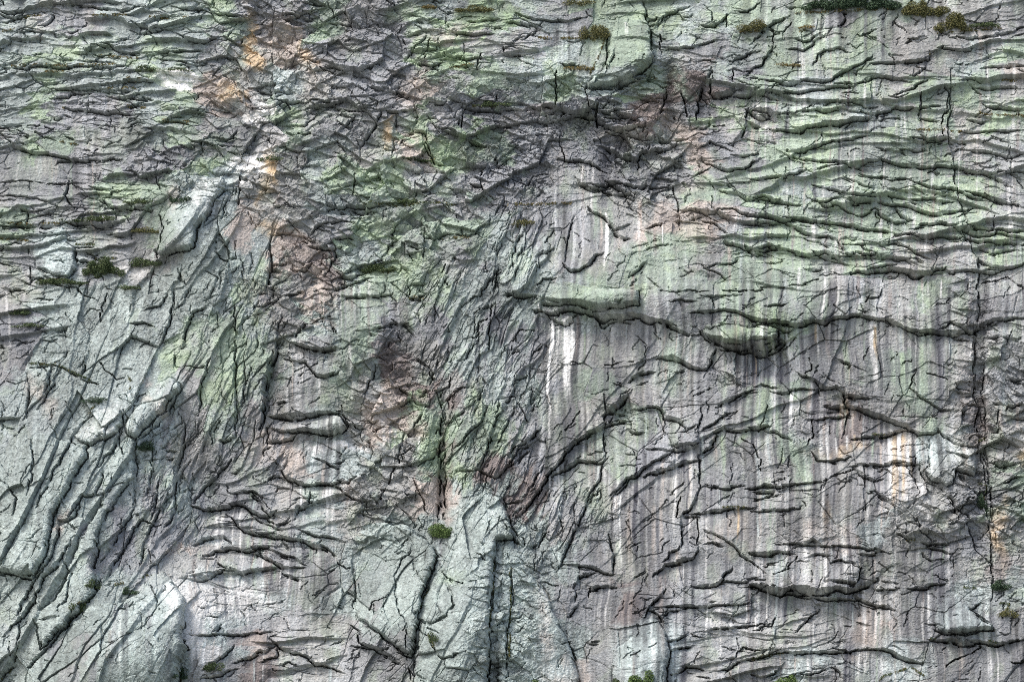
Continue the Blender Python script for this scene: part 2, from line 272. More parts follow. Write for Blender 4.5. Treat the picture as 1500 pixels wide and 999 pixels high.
L2.5 430 320 470 300 530 310 595 335|C1 590 340 590 430|L2.5 0 265 80 265 170 255 230 275|L2 140 215 280 210 360 225 500 225 580 220 680 240 770 265|L3 290 200 340 190 380 220|L2 300 290 360 270 430 275
L2 590 270 720 255|L3 0 855 80 820 170 810 330 800 520 795 640 785|L4 640 790 720 790 800 820 870 850 940 860|L3 1020 680 1080 700 1180 710 1320 690|L5 1000 740 1100 735 1200 750 1320 755 1430 745 1500 735
C1.5 1080 890 1110 850 1180 830 1270 785|L2 1430 860 1500 850|L2 950 210 1090 215|L2 990 230 1060 240 1110 265|L1.5 950 270 1000 300 1070 290|R2 1120 20 1200 80|L1.5 20 680 110 650 130 600
L2 250 700 280 650 370 570|L3 0 940 60 940 130 910 180 880|L2 450 890 490 920 510 960|L1.5 720 420 800 430|C1 120 390 200 350 250 290|R2 890 70 930 150 990 210|L1.5 600 640 660 655
L1.5 1200 570 1260 540|L2 800 150 880 200|R2 1180 100 1230 260 1350 350|L2 180 940 300 930 420 900
T 0 0
R1.6 5220 375 5205 750 5250 1088 5318 1275|R1.8 5318 1275 5370 1462 5362 1762 5344 2100|R1.8 5350 2380 5362 2400 5400 2700 5437 3000 5450 3300|Q1.2 5420 2380 5440 2700 5480 3000
"""
# ---------------------------------------------------------------- outlines of the slabs, flakes and buttresses that stand loose of the wall
def T(ox, oy, s):
    n = [float(q) for q in s.split()]
    return [(ox + n[i] / 3.75, oy + n[i + 1] / 3.75) for i in range(0, len(n), 2)]
PIECES = [
    ('rock_buttress', T(0, 739, '120 1100 165 905 340 700 500 560 620 545 740 500 800 420 850 375 900 372 945 410 1025 540 1005 640 990 720 1030 790 990 900 960 1100'), 4.0,
           'pale grey pointed granite buttress with dark vertical stains at the bottom left', 'rock buttress', 'p', .5, .5, 9),
    ('rock_buttress', [(601, 1025), (612, 940), (618, 880), (640, 822), (655, 800), (672, 755), (690, 730), (712, 716), (735, 728), (748, 760), (752, 790), (727, 792), (722, 860), (718, 930), (716, 1025)], 2.6,
           'tall speckled grey buttress just right of the round green bush, split by a straight crack', 'rock buttress', 'p', .5, .6, 10),
    ('rock_buttress', [(729, 1025), (731, 930), (735, 860), (738, 800), (752, 792), (768, 830), (800, 868), (815, 905), (830, 935), (846, 985), (852, 1025)], 1.8,
           'broken pale rib right of the straight crack, widening to the bottom edge', 'rock buttress', 'P', .6, .4, 8),
    ('rock_slab', [(560, 935), (520, 900), (516, 850), (530, 800), (562, 768), (590, 764), (625, 790), (640, 815), (618, 870), (606, 930), (606, 960), (585, 952)], 2.0,
           'broad pale granite face left of the round green bush, with a zigzag crack and a dark hollow under it', 'rock slab', 'p', .4, .5, 8),
    ('rock_buttress', T(740, 739, '565 1100 590 960 590 800 650 760 700 720 760 645 800 630 850 640 885 700 905 800 890 900 870 1100'), 2.0,
           'pale rounded tongue of rock at the bottom edge with one short dark stain', 'rock buttress', 'P', .6, .4, 7),
    ('rock_slab', [(108, 636), (128, 610), (160, 596), (178, 605), (178, 625), (165, 640), (130, 655)], 1.4,
           'whitish four-sided block low on the left buttress above a short curved crack', 'rock slab', 'p', .5, .5, 6),
    ('rock_slab', T(0, 739, '0 -240 60 -150 150 -330 180 -400 270 -380 330 -350 480 -330 480 -240 400 -110 300 60 260 300 200 395 100 390 0 370'), 2.2,
           'very large speckled granite slab leaning up and right on the far left', 'rock slab', 'p', .4, .5, 12),
    ('rock_slab', [(52, 905), (78, 880), (95, 850), (118, 790), (150, 745), (150, 700), (170, 660), (188, 640), (200, 650), (196, 700), (180, 720), (146, 775), (135, 830), (140, 870), (118, 892), (85, 925), (60, 950)], 1.8,
           'long narrow slab beside the huge far left slab, ending above the pointed buttress', 'rock slab', 'p', .4, .5, 8),
    ('hanging_flake', T(370, 739, '905 620 915 540 935 480 1000 400 1060 420 1100 490 1105 560 1060 622 1000 655 965 668'), 1.7,
           'egg-shaped hanging flake with a greenish face on the central buttress', 'rock flake', 'p', .3, .8, 6),
    ('rock_block', T(370, 500, '90 470 120 440 230 415 330 405 465 392 490 430 512 480 495 510 430 518 340 500 230 486 150 490'), 2.0,
           'loaf-shaped grey block wedged under the straight black roof left of centre', 'rock block', 'n', .3, .9, 5),
    ('rock_flake', T(740, 250, '182 700 205 675 240 652 320 638 400 632 480 633 560 648 640 652 735 660 728 735 700 745 620 762 560 765 430 755 330 740 235 722'), 1.9,
           'long fish-shaped grey green flake lying above the widest black roof', 'rock flake', 'g', .35, .8, 5),
    ('rock_flake', T(740, 250, '1072 890 1090 855 1130 838 1200 835 1260 850 1330 870 1400 850 1500 870 1500 928 1400 953 1260 958 1200 948 1150 932 1100 918'), 1.2,
           'bulging green lichen covered flake at the right end of the widest black roof', 'rock flake', 'G', .3, .7, 6),
    ('rock_block', T(1100, 500, '935 650 960 620 1030 630 1110 612 1220 590 1230 660 1225 740 1130 700 1110 770 1070 790 990 755 945 705'), 1.3,
           'pale lumpy block right of the cream coloured water stain', 'rock block', 'p', .3, .8, 5),
    ('rock_slab', T(0, 500, '770 350 830 260 880 225 930 200 985 245 980 280 940 320 920 370 850 430 790 490 745 540 700 520 680 470 720 400'), 2.2,
           'pale slab with a broken brown layered edge, top right of the leaning left slabs', 'rock slab', 'p', .4, .6, 6),
    ('rock_slab', T(0, 250, '870 240 920 215 1000 180 1100 60 1170 40 1230 30 1240 90 1180 170 1130 280 1080 330 1060 430 960 450 880 470 860 440 890 340'), 1.9,
           'bluish white smooth slab below the orange stained rock, upper left', 'rock slab', 'p', .3, .5, 8),
    ('rock_slab', T(0, 250, '200 400 260 340 330 310 370 330 385 400 415 430 410 500 420 540 380 590 280 575 200 540 180 470'), 1.1,
           'flat bluish white plate at the far left above a strip of green plants', 'rock slab', 'P', .6, .3, 6),
    ('rock_slab', T(740, 0, '560 330 570 200 600 100 610 -60 740 -60 770 60 790 170 810 330 780 380 700 440 640 458 560 470 450 490 445 460 520 410'), 2.2,
           'smooth green slab hanging at top centre with a clean slanting lower lip', 'rock slab', 'g', .3, .4, 8),
    ('rock_slab', T(1100, 739, '1020 560 1080 520 1170 540 1240 620 1320 670 1325 690 1180 712 1080 700 1030 682 1000 640'), 1.7,
           'pale lens-shaped slab near the lower right corner under the small fir bush', 'rock slab', 'P', .5, .8, 7),
    ('rock_flake', T(1100, 739, '430 325 470 300 530 308 592 335 590 380 592 430 560 450 480 440 400 430 420 370'), 0.9,
           'squarish flake with an arched top edge above the longest black roof, lower right', 'rock flake', 'n', .3, .3, 5)]


# ---------------------------------------------------------------- relief of the face (metres, outwards)
wx = 7 * fbm(X / 70, Y / 70, 11, 3) + 1.7 * fbm(X / 12, Y / 12, 21, 3)
wy = 7 * fbm(X / 70, Y / 70, 31, 3) + 1.3 * fbm(X / 10, Y / 10, 41, 3)
XW = X + wx; YW = Y + wy
tw = grid_map(TEX, 100.0, X + 40 * fbm(X / 120, Y / 120, 51, 3), Y + 40 * fbm(X / 120, Y / 120, 61, 3))
# shattered patches inside the smooth walls
for cx, cy, rx, ry, a, k in ((1205, 790, 30, 24, 0, .9), (1060, 905, 60, 26, 10, .8), (880, 800, 26, 60, -10, .9), (985, 570, 40, 22, 20, .6), (1070, 560, 26, 18, 0, .8), (1150, 775, 40, 20, 0, .5),
                             (1330, 745, 26, 50, 0, .7), (905, 610, 40, 22, 30, .6), (1260, 585, 50, 18, -25, .7), (1180, 640, 24, 26, 30, .8), (1385, 850, 40, 30, 0, .8), (1120, 690, 60, 14, 0, .5),
                             (1300, 980, 60, 16, 0, .7), (1200, 890, 40, 30, 30, .5), (1000, 860, 30, 20, 0, .4), (750, 640, 30, 70, 25, .6), (930, 380, 60, 24, 0, .5), (1020, 340, 40, 40, 0, .7),
                             (1410, 440, 16, 60, 0, .8), (1320, 460, 50, 14, 0, .4), (1445, 700, 18, 70, 0, .6), (700, 560, 30, 60, 25, .5), (1060, 60, 60, 40, 0, .5), (1410, 160, 20, 90, 0, .7)):
    b = np.clip(k * 1.2 * blob(cx, cy, rx, ry, a) * (0.6 + 0.7 * noise2(X / 25, Y / 25, 55)), 0, 1)
    for q in 'HSVP': tw[q] = tw[q] * (1 - b)
    tw['J'] = tw['J'] * (1 - b) + b * 0.75
wH, wJ, wS, wV, wP = (tw[k] for k in 'HJSVP')

def rot(a, x=XW, y=YW):
    c, s = math.cos(R(a)), math.sin(R(a))
    return x * c - y * s, x * s + y * c

# broad shape: buttresses and gullies
MACRO = [(60, 780, 190, 300, 20, 7.0), (200, 960, 150, 110, 0, 5.0), (700, 900, 120, 200, 5, 6.0), (610, 960, 90, 120, 0, 2.0),
         (940, 975, 55, 80, 0, 2.5), (290, 350, 70, 170, 25, 3.0), (300, 720, 40, 160, 20, -3.0), (590, 580, 35, 110, 0, -2.5),
         (648, 690, 18, 120, 0, -3.0), (1436, 640, 15, 200, 0, -1.2), (870, 215, 150, 55, 0, -1.6), (1080, 160, 90, 45, 20, -1.0),
         (740, 220, 70, 60, 0, -0.7), (480, 130, 80, 100, 0, -0.6), (1250, 150, 190, 120, 0, 2.0), (900, 400, 140, 55, 0, 1.6),
         (1100, 450, 170, 40, -5, 2.0), (1300, 430, 170, 60, 0, 1.5), (860, 620, 120, 130, 30, -1.2), (1330, 560, 100, 60, -25, 1.8),
         (1200, 760, 200, 70, 0, 1.0), (983, 150, 14, 55, 0, -1.6), (400, 60, 50, 60, 0, -1.2), (450, 520, 80, 80, 0, 1.0)]
HM = 1.6 * fbm(X / 330, Y / 260, 71, 2)
for cx, cy, rx, ry, a, h in MACRO: HM += h * blob(cx, cy, rx, ry, a)

H = np.zeros_like(X)
XF = X + 8 * fbm(X / 80, Y / 80, 11, 2) + 0.8 * noise2(X / 5, Y / 5, 23); YF = Y + 8 * fbm(X / 80, Y / 80, 31, 2) + 0.8 * noise2(X / 5, Y / 5, 43)
def rotf(a): return rot(a, XF, YF)
TONE = np.zeros_like(X)          # how much lichen or weather each block carries
fine = smooth(760, 560, X + 60 * noise2(X / 80, Y / 80, 99)) * smooth(420, 360, Y); wHf = wH * fine; wHc = wH * (1 - fine)
u, v = rot(-3); s1 = strata(u, v, 101, 26, 0.9); u, v = rot(9); s2 = strata(u, v, 111, 19, 1.1)
u, v = rot(-5); g1 = strata(u * 0.7, v, 103, 44, 0.9); u, v = rot(8); g2 = strata(u * 0.7, v, 113, 33, 1.0)
u, v = rot(-10); s3 = strata(u, v, 121, 12, 0.9)
u, v = rotf(-4); f1, e1, t1 = facets(u / 60, v / 19, 131, 0.30, 0.26); u, v = rotf(8); f1b, e1b, t1b = facets(u / 26, v / 9, 133, 0.20, 0.12)
H += wHf * (1.45 * np.maximum(s1, s2) + 0.35 * s3 + 0.55 * f1 + 0.4 * f1b)
H += wHc * (1.35 * np.maximum(g1, g2) + 0.12 * s3 + 0.6 * f1 + 0.25 * f1b)
TONE += wH * (0.6 * t1 + 0.4 * t1b)
u, v = rotf(15); j1, ej, tj = facets(u / 60, v / 27, 141, 0.85, 0.60); u, v = rotf(-24); j2, ej2, tj2 = facets(u / 26, v / 9, 151, 0.36, 0.34)
u, v = rotf(38); j3, ej3, tj3 = facets(u / 12, v / 4.5, 153, 0.20, 0.14)
u, v = rot(20); s4 = strata(u, v, 161, 24, 1.4); u, v = rot(68); s5 = strata(u, v, 171, 26, 1.3)
H += wJ * (1.35 * j1 + 1.3 * j2 + 0.6 * j3 + 0.5 * s4 + 0.2 * s5)
TONE += wJ * (0.7 * tj + 0.6 * tj2 + 0.25 * tj3)
u, v = rot(4); s6 = strata(u, v, 181, 64, 1.6); u, v = rot(48); s7 = strata(u, v, 191, 85, 1.7)
u, v = rotf(20); f3, e3, t3 = facets(u / 80, v / 50, 201, 0.40, 0.16)
H += wS * (0.35 * s6 + 0.55 * s7 + 0.6 * f3)
TONE += wS * 0.6 * t3
u, v = rot(64); s8 = strata(u, v, 211, 28, 1.1); s9 = strata(u, v, 221, 12, 0.9)
u, v = rotf(64); f4, e4, t4 = facets(u / 52, v / 16, 231, 0.45, 0.34); f4b, e4b, t4b = facets(u / 22, v / 7, 233, 0.22, 0.14)
H += wV * (0.8 * s8 + 0.3 * s9 + 0.9 * f4 + 0.8 * f4b)
TONE += wV * (0.5 * t4 + 0.45 * t4b)
u, v = rot(62); s10 = strata(u, v, 241, 58, 1.0); s12 = strata(u * 0.6, v, 245, 120, 0.8)
u, v = rotf(60); f5, e5, t5 = facets(u / 120, v / 42, 251, 0.60, 0.34); u, v = rotf(50); f5b, e5b, t5b = facets(u / 30, v / 14, 253, 0.22, 0.10)
H += wP * (0.9 * s10 + 2.2 * s12 + 1.5 * f5 + 0.3 * f5b)
TONE += wP * (0.5 * t5 + 0.2 * t5b)

# joints between blocks: thin open cracks that come and go
def joint(edge, seed, sc, width, lo=0.0, hi=0.35):
    return smooth(width, width * 0.25, edge) * smooth(lo, hi, noise2(X / sc, Y / sc, seed))
H -= wHf * (0.4 * joint(e1, 301, 40, 0.06, .1, .5) + 0.3 * joint(e1b, 303, 22, 0.11, .1, .5)) + wHc * 0.3 * joint(e1, 302, 40, 0.05, .2, .5) + wJ * (0.3 * joint(ej, 311, 30, 0.03, 0.2, 0.5) + 0.15 * joint(ej2, 313, 20, 0.06, .25, .5)) + wS * 0.3 * joint(e3, 321, 50, 0.025, 0.1, 0.4)
H -= wV * (0.5 * joint(e4, 331, 35, 0.06, .1, .5) + 0.3 * joint(e4b, 333, 20, 0.12, .2, .6)) + wP * (0.5 * joint(e5, 341, 45, 0.03, .15, .5) + 0.15 * joint(e5b, 343, 25, 0.07, 0.1, 0.4))
# small breakage everywhere, rougher where the rock is shattered
rough = 0.26 * wHf + 0.18 * wHc + 0.30 * wJ + 0.12 * wS + 0.5 * wV + 0.28 * wP
rough *= 0.45 + 0.9 * smooth(-0.4, 0.6, fbm(X / 90, Y / 70, 351, 3))
for cx, cy, rx, ry, a, k in ((870, 200, 120, 60, 0, .5), (750, 240, 70, 50, 0, .8), (500, 90, 80, 70, 0, .4), (1440, 620, 16, 180, 0, 1.0), (1460, 780, 30, 70, 0, .8),
                             (590, 570, 28, 90, 0, .6), (983, 150, 14, 50, 0, .6), (520, 740, 60, 40, 0, .4), (780, 830, 60, 100, 0, .4), (1070, 560, 30, 20, 0, .5)):
    rough += k * blob(cx, cy, rx, ry, a)
m1, em, tm = facets(XF / 11, YF / 6.5, 371, 0.26, 0.18)
u, v = rotf(55); m2, em2, tm2 = facets(u / 10, v / 6, 381, 0.24, 0.16)
mixd = smooth(0.25, 0.75, wV + wP + 0.5 * wJ * (noise2(X / 60, Y / 60, 391) > 0))
H += rough * ((1 - mixd) * m1 + mixd * m2)
H -= rough * 0.25 * ((1 - mixd) * joint(em, 401, 16, 0.14, 0.1, 0.5) + mixd * joint(em2, 411, 16, 0.14, 0.1, 0.5))
TONE += 0.3 * rough * ((1 - mixd) * tm + mixd * tm2)
u, v = rot(4); H += (wH + 0.4 * wJ + 0.3 * wS) * 0.12 * strata(u, v, 421, 7, 1.0)
H += (0.04 + 0.05 * rough) * fbm(X / 7, Y / 5, 431, 3, 0.6) + (0.035 + 0.06 * rough) * noise2(X / 1.9, Y / 1.6, 441)

fade_out = smooth(-130, -85, X) * smooth(1620, 1560, X) * smooth(-115, -72, Y) * smooth(1100, 1041, Y)
H = H * (0.15 + 0.85 * fade_out)
# the surveyed ledges and cracks
def window(x0, y0, x1, y1):
    i0, i1 = np.searchsorted(ys, [y0, y1]); j0, j1 = np.searchsorted(xs, [x0, x1])
    return slice(max(i0, 0), i1), slice(max(j0, 0), j1)

def poly_dist(x, y, pts):
    """distance, signed side (+ = left of travel as seen, y down) and run along a polyline"""
    best = np.full(x.shape, 1e9, np.float32); side = np.zeros(x.shape, np.float32); run = np.zeros(x.shape, np.float32)
    acc = 0.0
    for (ax, ay), (bx, by) in zip(pts[:-1], pts[1:]):
        dx, dy = bx - ax, by - ay; L = math.hypot(dx, dy) + 1e-6
        t = np.clip(((x - ax) * dx + (y - ay) * dy) / (L * L), 0, 1)
        qx = x - (ax + t * dx); qy = y - (ay + t * dy); d = np.sqrt(qx * qx + qy * qy)
        m = d < best; best = np.where(m, d, best)
        sgn = np.where((dy * qx - dx * qy) >= 0, 1.0, -1.0)
        side = np.where(m, sgn, side); run = np.where(m, acc + t * L, run); acc += L
    return best, side, run, acc

JX = X + 3.0 * fbm(X / 30, Y / 30, 501, 2) + 0.6 * fbm(X / 5, Y / 5, 503, 2) + 1.6 * tj2 + 0.8 * tm; JY = Y + 3.0 * fbm(X / 30, Y / 30, 511, 2) + 0.6 * fbm(X / 5, Y / 5, 513, 2) + 1.6 * np.roll(tj2, 37, axis=1) + 0.8 * np.roll(tm, 23, axis=1)
def add_line(kind, D, pts):
    pa = np.array(pts); Rr = 4 + 5.0 * D; pad = Rr * 2.0 + 6
    w = window(pa[:, 0].min() - pad, pa[:, 1].min() - pad, pa[:, 0].max() + pad, pa[:, 1].max() + pad)
    x, y = JX[w], JY[w]
    d, side, run, tot = poly_dist(x, y, pts)
    r = run / tot
    taper = 0.3 + 0.7 * smooth(-0.02, 0.25, r) * smooth(1.02, 0.75, r)
    fade = smooth(1.0, 0.4, d / (Rr * 2.0))
    ends = np.where((run <= 0) | (run >= tot), smooth(4 + D, 0, d), 1.0)
    vary = noise2(x / 17, y / 17, 521)
    open_ = smooth(-0.75, 0.0, noise2(x / 9, y / 9, 531))
    if kind == 'C':
        H[w] -= 0.9 * D ** 0.7 * smooth(1.3, 0.4, d) * ends * open_
        return
    flow = pa[-1] - pa[0]                                   # which side stands proud
    if kind == 'L': up = 1.0 if flow[0] >= 0 else -1.0
    elif kind == 'R': up = 1.0 if flow[1] <= 0 else -1.0
    else: up = -1.0 if flow[1] <= 0 else 1.0
    s = d * side * up
    wid = 0.9 + 0.68 * D * taper * np.clip(0.75 + 0.9 * vary, 0.15, 1.5)      # height of the steep underside, px
    above = 0.50 * np.exp(-np.maximum(s, 0) / Rr)
    below = -0.50 * np.exp(np.minimum(s + wid, 0) / Rr)
    t = np.clip(1 + s / wid, 0, 1)
    prof = np.where(s > 0, above, np.where(s < -wid, below, -0.5 + t))
    e = s + wid
    slot = smooth(-1.4 - 0.12 * D, -0.2, e) * smooth(1.0 + 0.1 * D, 0.0, e)
    H[w] += (0.23 * D * prof * fade * taper - (0.30 + 0.30 * D) * slot * open_ * np.clip(taper * 1.2, 0, 1)) * ends

ox = oy = 0.0
LINE_PTS = []
for row in LINES.strip().splitlines():
    row = row.strip()
    if not row: continue
    if row[0] == 'T':
        ox, oy = (float(t) for t in row[1:].split()); continue
    for item in row.split('|'):
        t = item.split(); kind = t[0][0]; D = float(t[0][1:]); n = [float(q) for q in t[1:]]
        pts = [(ox + n[i] / 3.75, oy + n[i + 1] / 3.75) for i in range(0, len(n), 2)]
        LINE_PTS.append((kind, D, pts)); add_line(kind, D * (1.5 if (640 < pts[0][0] < 1140 and pts[0][1] < 300) else 0.75 if (560 < pts[0][0] < 780 and pts[0][1] > 750) else 1.2), pts)

def low_side(x, y, pa, cen):
    ext = pa.max(axis=0) - pa.min(axis=0)
    return smooth(-0.35, 0.30, 0.75 * (x - cen[0]) / ext[0] + 0.9 * (y - cen[1]) / ext[1])
for piece in PIECES:                                     # the gap behind each loose slab shows as a dark joint round it
    ring = list(piece[1]) + [piece[1][0]]; pa = np.array(ring); cen = pa.mean(axis=0)
    w = window(pa[:, 0].min() - 6, pa[:, 1].min() - 6, pa[:, 0].max() + 6, pa[:, 1].max() + 6)
    d, _, _, _ = poly_dist(JX[w], JY[w], ring)
    H[w] -= 1.3 * smooth(2.6, 0.8, d) * smooth(-0.6, 0.3, noise2(JX[w] / 15, JY[w] / 15, 541)) * low_side(X[w], Y[w], pa, cen)

# short broken edges between the surveyed ones, running with the grain of the rock around them
KINDS_AT = {'H': (1000, (4, 12), (0.5, 1.6), (10, 42)), 'J': (1500, (20, 60), (0.5, 1.5), (8, 28)), 'S': (1900, (25, 34), (0.3, 0.9), (8, 46)),
            'V': (750, (62, 14), (0.5, 1.5), (10, 40)), 'P': (2600, (58, 22), (0.4, 1.3), (10, 44))}
kr = random.Random(77)
for _ in range(9000):
    cx, cy = kr.uniform(-50, 1550), kr.uniform(-40, 1040)
    i = min(len(ys) - 1, int(np.searchsorted(ys, cy))); j = min(len(xs) - 1, int(np.searchsorted(xs, cx)))
    ws = [(float(tw[k][i, j]), k) for k in 'HJSVP']; k = max(ws)[1]
    area, (am, asd), (d0, d1), (l0, l1) = KINDS_AT[k]
    if kr.random() > 178.0 / area * (0.5 + 0.9 * float(rough[i, j])) : continue
    a = R(kr.gauss(am, asd)); Lh = kr.uniform(l0, l1) ** 1.0
    if k == 'H' and kr.random() < .12 or k == 'P' and kr.random() < .3: a += R(kr.choice((70, -60)))
    D = d0 + (d1 - d0) * kr.random() ** 2; n = kr.choice((2, 3, 3, 4)); pts = [(cx, cy)]
    for q in range(n):
        a2 = a + R(kr.choice((-1, 1)) * kr.uniform(5, 32)); px_, py_ = pts[-1]
        pts.append((px_ + math.cos(a2) * Lh / n, py_ - math.sin(a2) * Lh / n))
    steep = abs(math.sin(a)) > 0.75
    kind = 'C' if kr.random() < (.45 if k in 'SP' else .2) else ('R' if steep else 'L')
    add_line(kind, D, pts)

for _ in range(1300):                                    # hairline cracks
    cx, cy = kr.uniform(-10, 1510), kr.uniform(-10, 1010); a = kr.choice((5, 60, 60, 20, -50, 85)); a = R(kr.gauss(a, 15)); pts = [(cx, cy)]
    for q in range(3):
        a2 = a + R(kr.uniform(-35, 35)); Lh = kr.uniform(3, 11); px_, py_ = pts[-1]; pts.append((px_ + math.cos(a2) * Lh, py_ - math.sin(a2) * Lh))
    add_line('C', kr.uniform(0.1, 0.4), pts)

# ---------------------------------------------------------------- colour of the rock, with recess shade painted into its dark areas
PAL = {'a': (152, 166, 164), 'g': (146, 166, 146), 'G': (152, 178, 137), 'm': (147, 151, 154), 'n': (151, 153, 151), 'd': (136, 140, 146),
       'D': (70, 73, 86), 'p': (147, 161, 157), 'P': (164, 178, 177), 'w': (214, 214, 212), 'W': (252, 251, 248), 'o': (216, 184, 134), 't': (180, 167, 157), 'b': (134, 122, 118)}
def lin(c):
    c = np.array(c, dtype=np.float64) / 255.0
    return np.where(c <= 0.04045, c / 12.92, ((c + 0.055) / 1.055) ** 2.4)
COL = ["amdaaagddgddaGGamgggagggmggnnm",  # d cells: black streaks and the shade of recesses, painted as one tone
       "aagagamntdddgGmmaggamaggggnnag",
       "agaaagtnPnddnmgagaggbdgaggnggn",
       "adddpgmwgmmmgdddmddbdGmggaggng",
       "mgmddggwnammtGgdddmmtdggggggnm",
       "mmdggpPnnaggmmddmmmmgggagggggm",
       "gmdmgPptnmggggadmmnttmgggggggm",
       "mPmmnppatbaggmpamnggngggggnnmg",
       "npppppagntaggappagggggggmmngmm",
       "dpppagganagddpdamPmmmgGgmnnnmm",
       "dppppgggnngbnaadnnmmmnmmnggnnm",
       "appppmgannntbnaadgnmmnggnngnnm",
       "apppPmadnantgggmdngmmngnbnngmn",
       "ppppammdtPPnggbdnngdmmngnnwPnn",
       "pppamadmnanntppbmnnnmmnnnnwndg",
       "pppddmdmmanpppppmmnmmnnntPnndn",
       "ppadmnnmmnappppppmnmmmnnnnnmnn",
       "ppppPwnPmpppppppmnbmmmnnmnnmPa",
       "appppwPmmnmppppppnPPmmnnntnmmm",
       "ppdppnmbmnmmpppptmPPnmnPndPnmm"]
cxw = X + 26 * fbm(X / 60, Y / 60, 601, 4, 0.6); cyw = Y + 26 * fbm(X / 60, Y / 60, 611, 4, 0.6)
shift = wH * t1 + wJ * tj + wS * t3 + wV * t4 + wP * t5; shift2 = wH * t1b + wJ * tj2 + 0.4 * wS * t3 + wV * t4b + wP * t5b
cxw += 20 * shift + 9 * shift2 + 5 * fbm(X / 8, Y / 8, 617, 3, 0.7); cyw += 17 * np.roll(shift, 51, axis=1) + 9 * np.roll(shift2, 37, axis=1) + 5 * fbm(X / 8, Y / 8, 618, 3, 0.7)
cw = grid_map(COL, 50.0, cxw, cyw, 0.16)
A = np.zeros(X.shape + (3,), np.float32)
for ch, w in cw.items(): A += w[..., None] * lin(PAL[ch]).astype(np.float32)
def mixc(mask, c, k=1.0):
    global A
    m = np.clip(mask * k, 0, 1)[..., None].astype(np.float32)
    A = A * (1 - m) + lin(c).astype(np.float32) * m
green = cw.get('g', 0) + cw.get('G', 0) + 0.45 * cw.get('a', 0) + 0.3 * cw.get('m', 0) * (YW < 560)
n1 = fbm(X / 38, Y / 30, 621, 4, 0.6)
n1 = n1 + 0.30 * shift + 0.15 * shift2
mixc(green * smooth(0.15, 0.30, n1), (154, 174, 136), 0.5)
mixc(green * smooth(0.0, 0.5, fbm(X / 30, Y / 45, 631, 4, 0.6)), (152, 154, 160), 0.5)
dryw = cw.get('m', 0) + cw.get('n', 0) + cw.get('d', 0)
mixc(dryw * smooth(0.12, 0.5, fbm(X / 26, Y / 40, 641, 4)), (148, 172, 132), 0.30)
mixc(dryw * smooth(0.1, 0.5, fbm(X / 34, Y / 60, 651, 4)), (170, 165, 159), 0.35)
A *= (1 + 0.26 * TONE)[..., None]
mixc(np.clip(TONE - 0.25, 0, 1) * green, (156, 180, 138), 0.7); mixc(np.clip(-TONE - 0.25, 0, 1), (112, 116, 124), 0.45)
